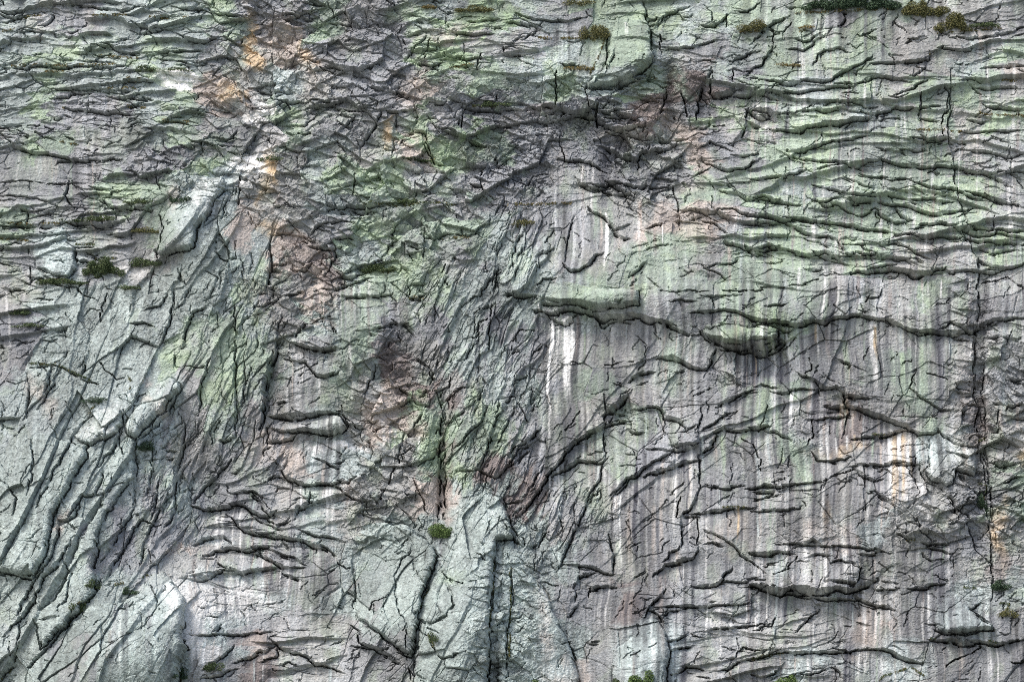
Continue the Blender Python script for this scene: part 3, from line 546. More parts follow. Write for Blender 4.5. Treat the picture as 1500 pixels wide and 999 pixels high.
# iron and fresh-rock stains, lichen patches, dark spots (D, d) with painted recess shade, seen on the photo:  x y rx ry angle colour strength
PATCH = [(367, 60, 8, 34, 0, 'o', .9), (374, 92, 7, 16, 20, 'o', .9), (405, 60, 26, 30, 0, 't', .6), (450, 85, 5, 20, 15, 'o', .5), (452, 120, 14, 28, 0, 't', .4), (270, 118, 20, 8, 5, 'W', 1.0),
         (340, 135, 12, 12, 40, 'o', .6), (388, 165, 24, 7, 0, 'W', 1.0), (410, 128, 36, 22, 0, 'P', .6), (368, 240, 26, 12, 15, 'W', .9), (392, 255, 9, 34, 0, 'o', .8),
         (605, 128, 24, 20, 0, 't', .9), (590, 150, 12, 10, 0, 'w', .5), (575, 195, 6, 24, 0, 'o', .6), (355, 345, 22, 10, -30, 't', .7), (250, 290, 12, 8, 60, 't', .6), (395, 345, 10, 14, 0, 'o', .5),
         (222, 155, 13, 24, 0, 'P', .8), (85, 368, 30, 42, 0, 'P', .85), (270, 330, 24, 36, 25, 'P', .5), (300, 285, 20, 16, 30, 'w', .5), (190, 398, 24, 6, 5, 'w', .7),
         (983, 150, 9, 46, 0, 'b', .8), (983, 190, 8, 14, 0, 't', .6), (430, 375, 30, 22, 0, 'b', .5), (480, 385, 16, 20, 0, 'b', .6), (385, 440, 16, 40, 35, 'b', .4),
         (680, 80, 24, 7, 0, 'G', .9), (640, 70, 8, 20, 35, 'G', .9), (632, 212, 24, 14, 0, 'G', .7), (652, 228, 20, 12, 0, 'G', .7), (600, 20, 26, 12, 0, 'G', .5), (605, 470, 14, 14, 0, 'G', .6),
         (625, 650, 18, 36, 20, 'G', .5), (615, 580, 8, 8, 0, 'G', .7), (500, 465, 16, 44, 0, 'g', .6), (490, 580, 20, 26, 0, 'G', .5), (480, 627, 18, 10, 0, 'G', .4), (700, 590, 10, 30, 20, 'G', .5),
         (880, 450, 60, 10, -3, 'g', .8), (1090, 495, 34, 10, 0, 'G', .8), (1060, 480, 20, 8, 0, 'g', .8), (1170, 370, 24, 8, 0, 'G', .6), (1010, 350, 16, 24, 0, 'G', .4), (1130, 360, 30, 14, 0, 'G', .4),
         (1330, 560, 40, 26, 0, 'g', .8), (1380, 520, 24, 40, 0, 'g', .5), (1280, 545, 20, 30, 0, 'g', .7), (870, 660, 40, 16, 35, 'g', .6), (850, 700, 14, 60, 20, 'g', .5), (1060, 650, 20, 30, 0, 'g', .4),
         (980, 540, 24, 30, 0, 'g', .5), (1000, 510, 24, 18, 0, 'g', .7), (500, 655, 42, 6, 0, 'W', .8), (385, 660, 24, 20, 20, 't', .7), (380, 668, 20, 14, 0, 'w', .3), (445, 520, 30, 30, 0, 'm', .3),
         (470, 622, 44, 12, 0, 'm', .4), (1210, 590, 6, 16, -10, 'b', .8), (1243, 620, 4, 22, 0, 'b', .95), (1240, 605, 6, 10, 0, 'o', .4), (1240, 655, 44, 8, 10, 'o', .5), (1318, 655, 22, 20, 0, 't', .4), (1320, 650, 12, 12, 0, 'o', .4),
         (1385, 680, 36, 22, 0, 'P', .5), (1410, 690, 24, 14, 0, 'w', .1), (1420, 700, 20, 40, -20, 'n', .4), (1217, 775, 18, 26, 0, 'P', .5), (1204, 745, 4, 14, 0, 'o', .6), (1195, 770, 18, 14, 0, 't', .5), (1330, 765, 14, 22, 0, 'n', .7),
         (1465, 785, 7, 44, 0, 'o', .8), (1462, 830, 14, 24, 0, 'b', .7), (1428, 600, 14, 60, 0, 'b', .5), (1440, 640, 10, 30, 0, 'b', .5), (1410, 905, 44, 18, -8, 'P', .8), (1500, 675, 10, 8, 0, 'o', .6),
         (330, 880, 46, 26, 0, 'w', .65), (300, 850, 24, 12, 10, 'P', .5), (270, 800, 26, 6, 0, 't', .8), (310, 793, 22, 8, 0, 'P', .5), (380, 960, 34, 12, 15, 'b', .8), (370, 955, 20, 6, 20, 't', .7), (388, 882, 14, 8, 0, 'w', .5),
         (95, 770, 7, 14, -20, 't', .8), (235, 600, 8, 20, 40, 't', .5), (217, 556, 10, 4, 0, 't', .9), (60, 580, 10, 26, 15, 't', .4), (150, 622, 34, 18, 10, 'w', .5), (170, 580, 50, 22, 20, 'P', .5), (255, 570, 10, 20, 0, 'P', .6),
         (215, 890, 60, 60, 0, 'P', .35), (940, 960, 34, 40, 0, 'P', .8), (968, 860, 5, 9, 0, 'W', 1), (715, 745, 24, 20, 0, 'P', .5), (700, 870, 40, 90, 8, 'P', .4), (660, 850, 16, 8, 0, 'G', .4), (795, 940, 6, 40, 0, 't', .6), (790, 890, 10, 14, 0, 't', .5),
         (820, 980, 20, 16, 0, 'P', .6), (1150, 950, 20, 10, 0, 'w', .3), (1220, 970, 60, 20, 0, 'P', .5), (1310, 985, 50, 14, 0, 'P', .6), (1275, 930, 30, 40, 0, 't', .4), (1090, 775, 14, 20, 0, 't', .4), (1060, 790, 14, 18, 0, 't', .3),
         (1200, 840, 30, 24, 0, 'w', .25), (1140, 830, 20, 10, 0, 'P', .5), (600, 630, 12, 24, 30, 't', .5), (545, 610, 26, 10, -35, 't', .6), (585, 540, 16, 40, 0, 'b', .4), (650, 680, 8, 60, 0, 'b', .6), (648, 800, 6, 8, 0, 'D', .6),
         (1010, 270, 20, 12, 0, 't', .3), (1000, 330, 28, 16, 0, 't', .4), (1060, 315, 26, 6, -10, 't', .6), (920, 200, 30, 10, 0, 't', .4), (790, 165, 26, 8, 0, 'b', .4), (660, 55, 40, 8, 0, 't', .5), (1480, 112, 20, 8, -8, 't', .5),
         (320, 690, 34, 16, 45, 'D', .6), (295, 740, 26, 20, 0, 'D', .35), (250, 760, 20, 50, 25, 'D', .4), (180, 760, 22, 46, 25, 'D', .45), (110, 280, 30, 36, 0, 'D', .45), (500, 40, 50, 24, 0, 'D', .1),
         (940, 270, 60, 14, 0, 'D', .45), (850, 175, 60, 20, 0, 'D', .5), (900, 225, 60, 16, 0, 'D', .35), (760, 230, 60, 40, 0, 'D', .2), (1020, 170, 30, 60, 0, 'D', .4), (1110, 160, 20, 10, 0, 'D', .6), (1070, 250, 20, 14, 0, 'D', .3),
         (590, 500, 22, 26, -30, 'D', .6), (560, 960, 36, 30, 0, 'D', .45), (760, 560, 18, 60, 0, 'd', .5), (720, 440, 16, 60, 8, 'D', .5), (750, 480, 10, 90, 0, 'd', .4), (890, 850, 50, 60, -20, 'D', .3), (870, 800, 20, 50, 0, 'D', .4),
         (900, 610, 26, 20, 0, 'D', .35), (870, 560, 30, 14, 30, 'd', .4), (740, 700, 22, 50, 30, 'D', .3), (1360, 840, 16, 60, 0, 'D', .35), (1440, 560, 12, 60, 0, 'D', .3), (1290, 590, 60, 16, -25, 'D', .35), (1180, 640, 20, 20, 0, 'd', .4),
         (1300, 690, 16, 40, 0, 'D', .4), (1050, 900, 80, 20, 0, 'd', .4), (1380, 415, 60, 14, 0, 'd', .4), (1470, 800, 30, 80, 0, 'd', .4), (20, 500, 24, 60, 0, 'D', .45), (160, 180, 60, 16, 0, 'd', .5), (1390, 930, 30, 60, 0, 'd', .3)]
brk = 0.55 + 0.75 * smooth(-0.45, 0.25, fbm(X / 12, Y / 12, 661, 3, 0.6))
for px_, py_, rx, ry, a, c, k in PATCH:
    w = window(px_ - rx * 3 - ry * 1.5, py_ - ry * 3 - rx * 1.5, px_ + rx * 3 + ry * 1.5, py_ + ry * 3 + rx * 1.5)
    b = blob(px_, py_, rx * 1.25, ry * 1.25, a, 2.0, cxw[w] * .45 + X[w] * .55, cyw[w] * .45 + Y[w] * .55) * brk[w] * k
    b = np.clip(b * (0.55 if c in 'Dd' else 1.0), 0, 1)[..., None]  # dark spots, partly painted shade of gullies and hollows, go on weaker
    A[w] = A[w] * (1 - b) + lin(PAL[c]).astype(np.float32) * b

# water streaks, running straight down
sx = X + 4.0 * noise2(X / 90, Y / 70, 671) + 1.6 * np.clip(H, -2, 2)
st1 = noise2(sx / 2.6, Y / 170, 681); st2 = noise2(sx / 6.5, Y / 240 + 3, 691); st3 = noise2(sx / 19, Y / 260, 701); st4 = noise2(sx / 4.2, Y / 45, 706)
sw = np.clip(1.0 * wS + 0.28 * wH + 0.15 * wJ + 0.25 * wV + 0.28 * wP, 0, 1) * smooth(-0.7, 0.3, noise2(X / 70, Y / 110, 711))
sw = sw * (1 - 0.45 * np.clip(cw.get('g', 0) + cw.get('G', 0), 0, 1))
stk = 0.30 * st1 + 0.55 * st2 + 0.40 * st3 + 0.5 * st4
A *= np.clip(0.93 + 0.85 * sw * stk, 0.3, 1.9)[..., None]
mixc(sw * smooth(0.35, 0.8, st2 * 0.6 + st1 * 0.5), (192, 194, 198), 0.4)
mixc(sw * smooth(0.28, 0.75, -st3 * 0.45 - st2 * 0.55), (76, 77, 90), 0.75)
mixc(sw * smooth(0.3, 0.8, noise2(sx / 9, Y / 150, 721)), (168, 165, 160), 0.3)
damp = np.clip(wS * smooth(380, 520, Y) * smooth(560, 700, X) + 0.35 * wS, 0, 1) * (0.45 + 0.6 * smooth(-0.5, 0.3, fbm(X / 55, Y / 75, 777, 3)))
mixc(damp * smooth(-0.35, 0.5, 0.5 * noise2(sx / 30, Y / 300, 771) + 0.6 * noise2(sx / 9, Y / 200, 772) + 0.35 * st1), (100, 102, 111), 0.72)
mixc(damp * smooth(0.15, 0.6, 0.7 * noise2(sx / 5, Y / 130, 773) + 0.4 * noise2(sx / 40, Y / 200, 774)), (66, 67, 78), 0.6)
mixc(damp * smooth(0.35, 0.75, 0.8 * noise2(sx / 3, Y / 90, 775) + 0.3 * noise2(sx / 25, Y / 120, 776)), (190, 190, 190), 0.28)
STREAK = [(832, 466, 548, 9, 'w', 1), (826, 470, 530, 4, 'w', .9), (838, 480, 540, 3, 'w', .9), (806, 470, 620, 2.5, 'w', .9), (804, 600, 660, 2, 'w', .5), (815, 480, 560, 2, 'w', .5), (856, 480, 520, 2, 'G', .7), (797, 470, 560, 3, 'D', .6),
          (787, 460, 520, 3, 'D', .5), (845, 480, 600, 2, 'D', .4), (888, 316, 385, 3, 'w', .9), (880, 310, 360, 2, 't', .7), (937, 294, 375, 4, 't', .9), (935, 320, 350, 3, 'w', .5), (960, 300, 360, 2, 't', .4),
          (893, 290, 400, 5, 'g', .4), (1280, 468, 575, 4, 'w', .75), (1283, 478, 520, 2.5, 'o', .7), (1195, 476, 500, 2, 'o', .5), (1198, 478, 520, 2, 'w', .5), (1215, 474, 500, 2, 'w', .4), (1159, 573, 617, 2.5, 'w', .95),
          (1170, 395, 425, 3, 'w', .6), (1148, 405, 440, 3, 'P', .6), (1277, 402, 412, 2, 'w', .9), (1360, 404, 425, 2, 'w', .7), (1378, 412, 430, 1.6, 'w', .9), (1351, 402, 416, 2, 't', .8), (1340, 402, 410, 2, 't', .7),
          (1290, 652, 700, 3, 't', .8), (1297, 650, 720, 3, 'D', .6), (1303, 640, 690, 3, 'w', .7), (1311, 640, 740, 6, 'o', .75), (1318, 635, 690, 3.5, 'w', .8), (1323, 640, 735, 3, 'o', .8), (1308, 644, 720, 2, 'o', .7), (1314, 640, 700, 2, 'D', .5), (1334, 645, 700, 2, 'o', .5), (1326, 650, 730, 4, 't', .6), (1330, 640, 680, 3, 'w', .6), (1285, 660, 760, 3, 'D', .6),
          (1225, 645, 658, 2, 'w', .8), (1240, 640, 652, 2, 'w', .6), (1252, 640, 650, 2, 'o', .7), (1334, 640, 660, 2, 'w', .6), (1249, 598, 640, 2.5, 't', .7), (1294, 20, 92, 4, 'D', .7), (1268, 20, 85, 3, 'd', .6),
          (1430, 50, 110, 4, 'd', .6), (1436, 50, 90, 4, 't', .5), (1355, 88, 120, 2.5, 'D', .6), (1349, 132, 185, 2.2, 'D', .7), (1211, 60, 95, 3, 'P', .7), (1228, 70, 110, 2, 'P', .4), (968, 40, 90, 4, 'm', .6), (1010, 20, 66, 4, 'P', .5),
          (917, 40, 60, 3, 'w', .5), (700, 500, 580, 5, 'D', .6), (712, 500, 620, 4, 'd', .5), (745, 540, 700, 4, 'd', .5), (745, 640, 690, 3, 't', .5), (740, 400, 480, 5, 'P', .4), (563, 620, 690, 3, 'w', .4), (572, 620, 680, 2, 'd', .5),
          (578, 625, 690, 2, 'w', .4), (503, 430, 600, 4, 'g', .5), (515, 500, 580, 3, 'w', .4), (440, 510, 600, 3, 'w', .3), (455, 520, 600, 4, 'd', .4), (433, 520, 590, 3, 'd', .4), (520, 440, 500, 3, 'n', .5), (612, 640, 670, 2, 'w', .4),
          (172, 890, 999, 6, 'd', .75), (187, 890, 999, 5, 'D', .65), (164, 930, 999, 4, 'b', .5), (222, 895, 985, 5, 'd', .55), (250, 940, 990, 3, 'd', .5), (179, 900, 999, 3, 'w', .4), (311, 850, 930, 3, 'w', .7), (318, 850, 900, 2, 'D', .4),
          (330, 850, 920, 3, 'D', .35), (281, 855, 890, 3, 't', .5), (350, 850, 925, 2, 'w', .6), (340, 840, 890, 4, 'w', .5), (930, 960, 999, 3.5, 'D', .6), (928, 962, 999, 2, 'b', .6), (956, 940, 999, 4, 'w', .6), (950, 930, 999, 3, 'P', .6),
          (922, 745, 830, 5, 't', .4), (958, 745, 835, 4, 't', .5), (935, 740, 830, 6, 'd', .35), (900, 740, 800, 4, 'w', .25), (1081, 748, 785, 2.5, 'o', .8), (1055, 745, 780, 2, 'w', .5), (1066, 745, 790, 3, 't', .4), (1030, 755, 800, 3, 'w', .3),
          (1181, 805, 850, 3, 'w', .6), (1178, 800, 830, 3, 'w', .4), (1265, 740, 800, 3, 'D', .5), (1272, 740, 800, 3, 'w', .3), (1310, 810, 900, 4, 'w', .35), (1325, 800, 960, 7, 'D', .5), (1345, 800, 860, 3, 'w', .5), (1340, 860, 960, 8, 'D', .4),
          (1318, 870, 960, 4, 'w', .35), (1352, 880, 940, 3, 'w', .5), (1280, 890, 930, 2, 'D', .6), (1284, 890, 930, 2, 'w', .5), (1257, 958, 990, 2, 'w', .7), (1263, 958, 990, 2, 'D', .7), (1268, 958, 985, 2, 'w', .8), (1274, 958, 995, 2, 'D', .6),
          (1292, 958, 990, 3, 'w', .6), (1240, 955, 999, 3, 'D', .6), (1164, 962, 980, 2, 't', .7), (1430, 940, 999, 5, 'D', .4), (1462, 905, 950, 8, 'd', .6), (1464, 860, 885, 8, 'd', .5), (1450, 945, 999, 3, 'w', .3), (1475, 945, 999, 5, 'd', .35),
          (646, 790, 830, 3.5, 'd', .7), (862, 740, 800, 3, 'P', .3), (818, 680, 740, 2, 'w', .6), (805, 700, 735, 2, 'w', .7), (845, 560, 660, 3, 'g', .4), (948, 500, 570, 4, 'd', .3), (1010, 500, 600, 3, 't', .3), (1108, 520, 545, 2, 'o', .5),
          (1130, 550, 640, 3, 'w', .25), (1116, 640, 720, 3, 'd', .4), (1060, 640, 700, 4, 'G', .4), (1030, 640, 700, 3, 'P', .5), (1110, 660, 705, 3, 'P', .5), (1440, 120, 200, 5, 'm', .4), (1450, 512, 525, 2, 'w', .7), (1490, 592, 625, 2.5, 't', .7), (1466, 605, 640, 3, 't', .5),
          (56, 440, 500, 4, 'd', .3), (1382, 510, 600, 5, 'm', .4), (1350, 500, 560, 4, 'G', .4), (1240, 500, 560, 5, 'G', .35), (1322, 520, 560, 4, 'G', .5), (790, 560, 640, 5, 'g', .3), (880, 550, 620, 5, 'm', .4), (864, 470, 540, 5, 'm', .5)]
kr = random.Random(31)
SEEPS = []
for kind, D, pts in LINE_PTS:                                 # seeps below the lips: most stains start there
    if kind != 'L' or D < 2: continue
    cx, cy = pts[len(pts) // 2]
    i = min(len(ys) - 1, int(np.searchsorted(ys, cy))); j = min(len(xs) - 1, int(np.searchsorted(xs, cx)))
    if wS[i, j] + 0.5 * wHc[i, j] < 0.4: continue
    for (ax, ay), (bx, by) in zip(pts[:-1], pts[1:]):
        for q in range(int(abs(bx - ax) / 7.0)):
            if kr.random() < .45: continue
            f = kr.random(); c = kr.choice('wwPtDDddDmgb')
            SEEPS.append((ax + (bx - ax) * f, ay + (by - ay) * f + 2 + D, ay + 14 + kr.expovariate(1 / 32.0) + 4 * D, kr.choice((1.2, 1.6, 2.2, 3.5)), c, kr.uniform(.25, .7)))
stb = 0.55 + 0.6 * smooth(-0.6, 0.4, noise2(X / 2.2, Y / 26, 731))
BRIGHT = {(832, 466), (838, 480), (806, 470), (826, 470), (1318, 635), (1159, 573), (1303, 640), (888, 316)}
for x0, y0, y1, wd, c, k in SEEPS + STREAK:
    if (x0, y0) in BRIGHT: c, k = 'W', 1.1
    if (x0, y0) == (832, 466): y1, wd, k = 590, 6.5, 0.95
    w = window(x0 - 20, y0 - 4, x0 + 20, y1 + 20)
    xx = sx[w] + 1.2 * noise2(X[w] / 7, Y[w] / 23, 741); yy = Y[w] + 9 * noise2(X[w] / 2.5, Y[w] * 0 + 5, 751)
    off_ = float(np.mean((sx - X)[w])); m = np.exp(-((xx - off_ - x0) / (wd * 0.8)) ** 4) * smooth(y0 - 3, y0 + 3, yy + 4) * smooth(y1 + 10, y1 - (y1 - y0) * 0.35, yy) * stb[w] * k
    m = np.clip(m, 0, 1)[..., None]
    A[w] = A[w] * (1 - m) + lin(PAL[c]).astype(np.float32) * m

# grain: crustose lichen freckles, more on the pale granite
spk = np.clip(0.35 + 1.0 * (cw.get('p', 0) + cw.get('P', 0)) + 0.3 * cw.get('a', 0), 0, 1.3)
gr = noise2(X / 1.5, Y / 1.5, 761) * 0.5 + noise2(X / 3.6, Y / 3.6, 771) * 0.6 + 0.4 * fbm(X / 11, Y / 11, 781, 3)
gr += 0.42 * (np.random.RandomState(9).rand(*X.shape).astype(np.float32) * 2 - 1)
A *= np.clip(1 + 0.215 * (0.5 + spk) * gr, 0.35, 1.7)[..., None]
A *= (1 + 0.22 * fbm(X / 120, Y / 90, 791, 3))[..., None]
lumi = A.mean(axis=2, keepdims=True)
A = np.clip(lumi + (A - lumi) * SAT, 0.012, 0.9) * ALB

# ---------------------------------------------------------------- to the world: each grid node stands where its line of sight meets the battered wall
BAT = R(6.0)
NRM = np.array([0.0, -math.cos(BAT), math.sin(BAT)])
FW = np.array([0.0, math.cos(PITCH), math.sin(PITCH)]); UPV = np.array([0.0, -math.sin(PITCH), math.cos(PITCH)])
ORG = CAM + FW * 500.0
KPX = SENSOR / LENS / PHW
def to_wall(px, py, depth):
    a = (px - PHW / 2) * KPX; b = -(py - PHH / 2) * KPX
    dx = a; dy = FW[1] + b * UPV[1]; dz = FW[2] + b * UPV[2]
    num = (ORG - CAM) @ NRM + depth
    t = num / (dy * NRM[1] + dz * NRM[2])
    return np.stack([CAM[0] + t * dx, CAM[1] + t * dy, CAM[2] + t * dz], axis=-1)
BASE = to_wall(X.astype(np.float64), Y.astype(np.float64), HM.astype(np.float64))
P = BASE + H[..., None].astype(np.float64) * NRM

def surf(px, py, out=0.0):
    i = int(np.clip(np.searchsorted(ys, py), 1, len(ys) - 2)); j = int(np.clip(np.searchsorted(xs, px), 1, len(xs) - 2))
    return P[i - 1:i + 2, j - 1:j + 2].reshape(-1, 3).mean(axis=0) + NRM * out

# ---------------------------------------------------------------- materials
def new_mat(name):
    m = bpy.data.materials.new(name); m.use_nodes = True
    nt = m.node_tree; b = nt.nodes['Principled BSDF']
    return m, nt, b
def rock_material():
    m, nt, b = new_mat('rock'); N = nt.nodes.new; Lk = nt.links.new
    at = N('ShaderNodeAttribute'); at.attribute_name = 'pigment'
    tc = N('ShaderNodeTexCoord')
    n1 = N('ShaderNodeTexNoise'); n1.inputs['Scale'].default_value = 3.2; n1.inputs['Detail'].default_value = 5; n1.inputs['Roughness'].default_value = 0.7
    Lk(tc.outputs['Object'], n1.inputs['Vector'])
    mr = N('ShaderNodeMapRange'); mr.inputs['From Min'].default_value = 0.3; mr.inputs['From Max'].default_value = 0.7
    mr.inputs['To Min'].default_value = 0.74; mr.inputs['To Max'].default_value = 1.26
    Lk(n1.outputs['Fac'], mr.inputs['Value'])
    mx = N('ShaderNodeMix'); mx.data_type = 'RGBA'; mx.blend_type = 'MULTIPLY'; mx.inputs[0].default_value = 1.0
    Lk(at.outputs['Color'], mx.inputs[6]); Lk(mr.outputs[0], mx.inputs[7]); Lk(mx.outputs[2], b.inputs['Base Color'])
    bp = N('ShaderNodeBump'); bp.inputs['Strength'].default_value = 0.7; bp.inputs['Distance'].default_value = 0.12
    Lk(n1.outputs['Fac'], bp.inputs['Height']); Lk(bp.outputs['Normal'], b.inputs['Normal'])
    b.inputs['Roughness'].default_value = 0.88; b.inputs['Specular IOR Level'].default_value = 0.25
    return m
ROCK = rock_material()

def link(name, me, mat, parent=None):
    o = bpy.data.objects.new(name, me); C.objects.link(o)
    if mat: me.materials.append(mat)
    if parent: o.parent = parent
    return o
def props(o, label=None, cat=None, group=None, kind=None):
    for k, v in (('label', label), ('category', cat), ('group', group), ('kind', kind)):
        if v: o[k] = v
    return o
def mesh_np(name, verts, quads, cols=None, smooth_=True):
    me = bpy.data.meshes.new(name)
    n, q = len(verts), len(quads)
    me.vertices.add(n); me.vertices.foreach_set('co', np.ascontiguousarray(verts, dtype=np.float32).ravel())
    me.loops.add(q * 4); me.loops.foreach_set('vertex_index', np.ascontiguousarray(quads, dtype=np.int32).ravel())
    me.polygons.add(q); me.polygons.foreach_set('loop_start', np.arange(0, q * 4, 4, dtype=np.int32))
    me.update(calc_edges=True)
    me.polygons.foreach_set('use_smooth', np.full(q, smooth_, dtype=bool))
    if cols is not None:
        a = me.color_attributes.new('pigment', 'FLOAT_COLOR', 'POINT')
        c4 = np.ones((n, 4), np.float32); c4[:, :3] = cols; a.data.foreach_set('color', c4.ravel())
    return me

ni, nj = X.shape
idx = np.arange(ni * nj).reshape(ni, nj)
quads = np.stack([idx[:-1, :-1], idx[1:, :-1], idx[1:, 1:], idx[:-1, 1:]], axis=-1).reshape(-1, 4)
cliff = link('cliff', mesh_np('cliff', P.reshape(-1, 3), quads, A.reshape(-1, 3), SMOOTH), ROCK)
props(cliff, kind='structure')

# valley floor under the wall
gm, gnt, gb = new_mat('valley_floor')
gn = gnt.nodes.new('ShaderNodeTexNoise'); gn.inputs['Scale'].default_value = 40
gr_ = gnt.nodes.new('ShaderNodeValToRGB'); gr_.color_ramp.elements[0].color = (0.07, 0.09, 0.05, 1); gr_.color_ramp.elements[1].color = (0.22, 0.22, 0.20, 1)
gnt.links.new(gn.outputs['Fac'], gr_.inputs[0]); gnt.links.new(gr_.outputs[0], gb.inputs['Base Color']); gb.inputs['Roughness'].default_value = 0.95
gme = bpy.data.meshes.new('ground'); gme.from_pydata([(-4000, -4000, 0), (4000, -4000, 0), (4000, 4000, 0), (-4000, 4000, 0)], [], [(0, 1, 2, 3)])
props(link('ground', gme, gm), kind='structure')

# ---------------------------------------------------------------- slabs, flakes and buttresses that stand loose of the wall
def inside(x, y, pts):
    c = np.zeros(x.shape, bool); n = len(pts)
    for i in range(n):
        x0, y0 = pts[i]; x1, y1 = pts[i - 1]
        if y0 == y1: continue
        c ^= ((y0 > y) != (y1 > y)) & (x < (x1 - x0) * (y - y0) / (y1 - y0) + x0)
    return c
def rock_piece(name, pts, proud, label, cat, tint=None, k=0.5, dome=0.5, edge=6.0):
    dome *= 0.15; edge *= 0.3; k *= 0.6
    pa = np.array(pts); w = window(pa[:, 0].min() - 6, pa[:, 1].min() - 6, pa[:, 0].max() + 6, pa[:, 1].max() + 6)
    x, y = JX[w], JY[w]
    ins = inside(x, y, pts)
    d, _, _, _ = poly_dist(x, y, list(pts) + [pts[0]])
    size = d[ins].max()
    ls = 0.2 + 0.8 * low_side(X[w], Y[w], pa, pa.mean(axis=0))
    lift = ls * proud * (0.45 + 0.55 * (1 - np.exp(-d / edge))) + ls * proud * dome * np.sqrt(np.clip(d / size, 0, 1))
    pos = BASE[w] + (H[w] * 0.85 + lift)[..., None] * NRM
    col = A[w].copy()
    if tint:
        f = np.clip(k * (0.75 + 0.5 * noise2(x / 12, y / 12, 801)), 0, 1)[..., None]
        g = (col / (col.mean() + 1e-6)) ** 0.8
        col = col * (1 - f) + np.clip(g.mean(axis=2, keepdims=True) * lin(PAL[tint]).astype(np.float32) * ALB, 0, .9) * f
    cell = ins[:-1, :-1] & ins[1:, :-1] & ins[1:, 1:] & ins[:-1, 1:]
    ii, jj = np.nonzero(cell); n_i, n_j = x.shape
    id_ = np.arange(n_i * n_j).reshape(n_i, n_j)
    q = np.stack([id_[ii, jj], id_[ii + 1, jj], id_[ii + 1, jj + 1], id_[ii, jj + 1]], axis=-1)
    # rim of the front, drawn back into the wall
    e = np.concatenate([q[:, [0, 1]], q[:, [1, 2]], q[:, [2, 3]], q[:, [3, 0]]])
    key = np.sort(e, axis=1); kk = key[:, 0].astype(np.int64) * (n_i * n_j) + key[:, 1]
    _, first, cnt = np.unique(kk, return_index=True, return_counts=True)
    rim = e[first[cnt == 1]]
    used = np.unique(q); fm = -np.ones(n_i * n_j, np.int64); fm[used] = np.arange(len(used))
    rv = np.unique(rim); bm_ = -np.ones(n_i * n_j, np.int64); bm_[rv] = len(used) + np.arange(len(rv))
    fp = pos.reshape(-1, 3); fc = col.reshape(-1, 3)
    V = np.concatenate([fp[used], fp[rv] - NRM * (proud * 1.6 + 1.6)])
    cc = np.concatenate([fc[used], fc[rv]])
    skirt = np.stack([fm[rim[:, 1]], fm[rim[:, 0]], bm_[rim[:, 0]], bm_[rim[:, 1]]], axis=-1)
    o = link(name, mesh_np(name, V, np.concatenate([fm[q], skirt]), cc, SMOOTH), ROCK)
    props(o, label, cat)
    P[w] = np.where(ins[..., None], pos, P[w])
    return o

for piece in PIECES: rock_piece(*piece)

# ---------------------------------------------------------------- vegetation on the ledges
def leaf_mat(name, c0, c1):
    m, nt, b = new_mat(name); N = nt.nodes.new; Lk = nt.links.new
    gi = N('ShaderNodeNewGeometry'); rp = N('ShaderNodeValToRGB')
    rp.color_ramp.elements[0].color = c0 + (1,); rp.color_ramp.elements[1].color = c1 + (1,)
    Lk(gi.outputs['Random Per Island'], rp.inputs[0]); Lk(rp.outputs[0], b.inputs['Base Color'])
    b.inputs['Roughness'].default_value = 0.7; b.inputs['Specular IOR Level'].default_value = 0.2
    return m
M_GREEN = leaf_mat('leaf_green', (0.035, 0.06, 0.028), (0.12, 0.155, 0.07))
M_FIR = leaf_mat('leaf_dark_green', (0.025, 0.05, 0.032), (0.075, 0.115, 0.065))
M_BRIGHT = leaf_mat('leaf_bright', (0.05, 0.09, 0.03), (0.16, 0.23, 0.08))
M_MOSS = leaf_mat('heath_brown', (0.08, 0.07, 0.03), (0.27, 0.21, 0.08))
M_OLIVE = leaf_mat('heath_olive', (0.06, 0.07, 0.03), (0.20, 0.19, 0.08))
M_STEM, _n, _b = new_mat('stem_bark'); _b.inputs['Base Color'].default_value = (0.09, 0.065, 0.045, 1)
vr = random.Random(5)
def leaves(verts, faces, c, rx, ry, rz, n, size, shell=0.35):
    for _ in range(n):
        while True:
            a = [vr.uniform(-1, 1) for _ in range(3)]
            r2 = sum(t * t for t in a)
            if r2 <= 1 and (r2 > shell or vr.random() < .35): break
        p = Vector((c[0] + a[0] * rx, c[1] + a[1] * ry, c[2] + a[2] * rz))
        d = Vector((vr.gauss(0, 1), vr.gauss(0, 1), vr.gauss(0.5, .8))).normalized()
        s = d.cross(Vector((vr.gauss(0, 1), vr.gauss(0, 1), vr.gauss(0, 1)))).normalized()
        L = size * vr.uniform(.6, 1.4); Wd = L * vr.uniform(.2, .45); k = len(verts)
        verts += [p - d * L * .5, p + s * Wd * .5, p + d * L * .5, p - s * Wd * .5]
        faces.append((k, k + 1, k + 2, k + 3))
def tube(verts, faces, a, b, r0, r1, n=5):
    a = Vector(a); b = Vector(b); d = (b - a).normalized(); s = d.orthogonal().normalized(); t = d.cross(s); k = len(verts)
    for p, r in ((a, r0), (b, r1)):
        for i in range(n):
            q = 2 * math.pi * i / n; verts.append(p + s * math.cos(q) * r + t * math.sin(q) * r)
    for i in range(n): faces.append((k + i, k + (i + 1) % n, k + n + (i + 1) % n, k + n + i))
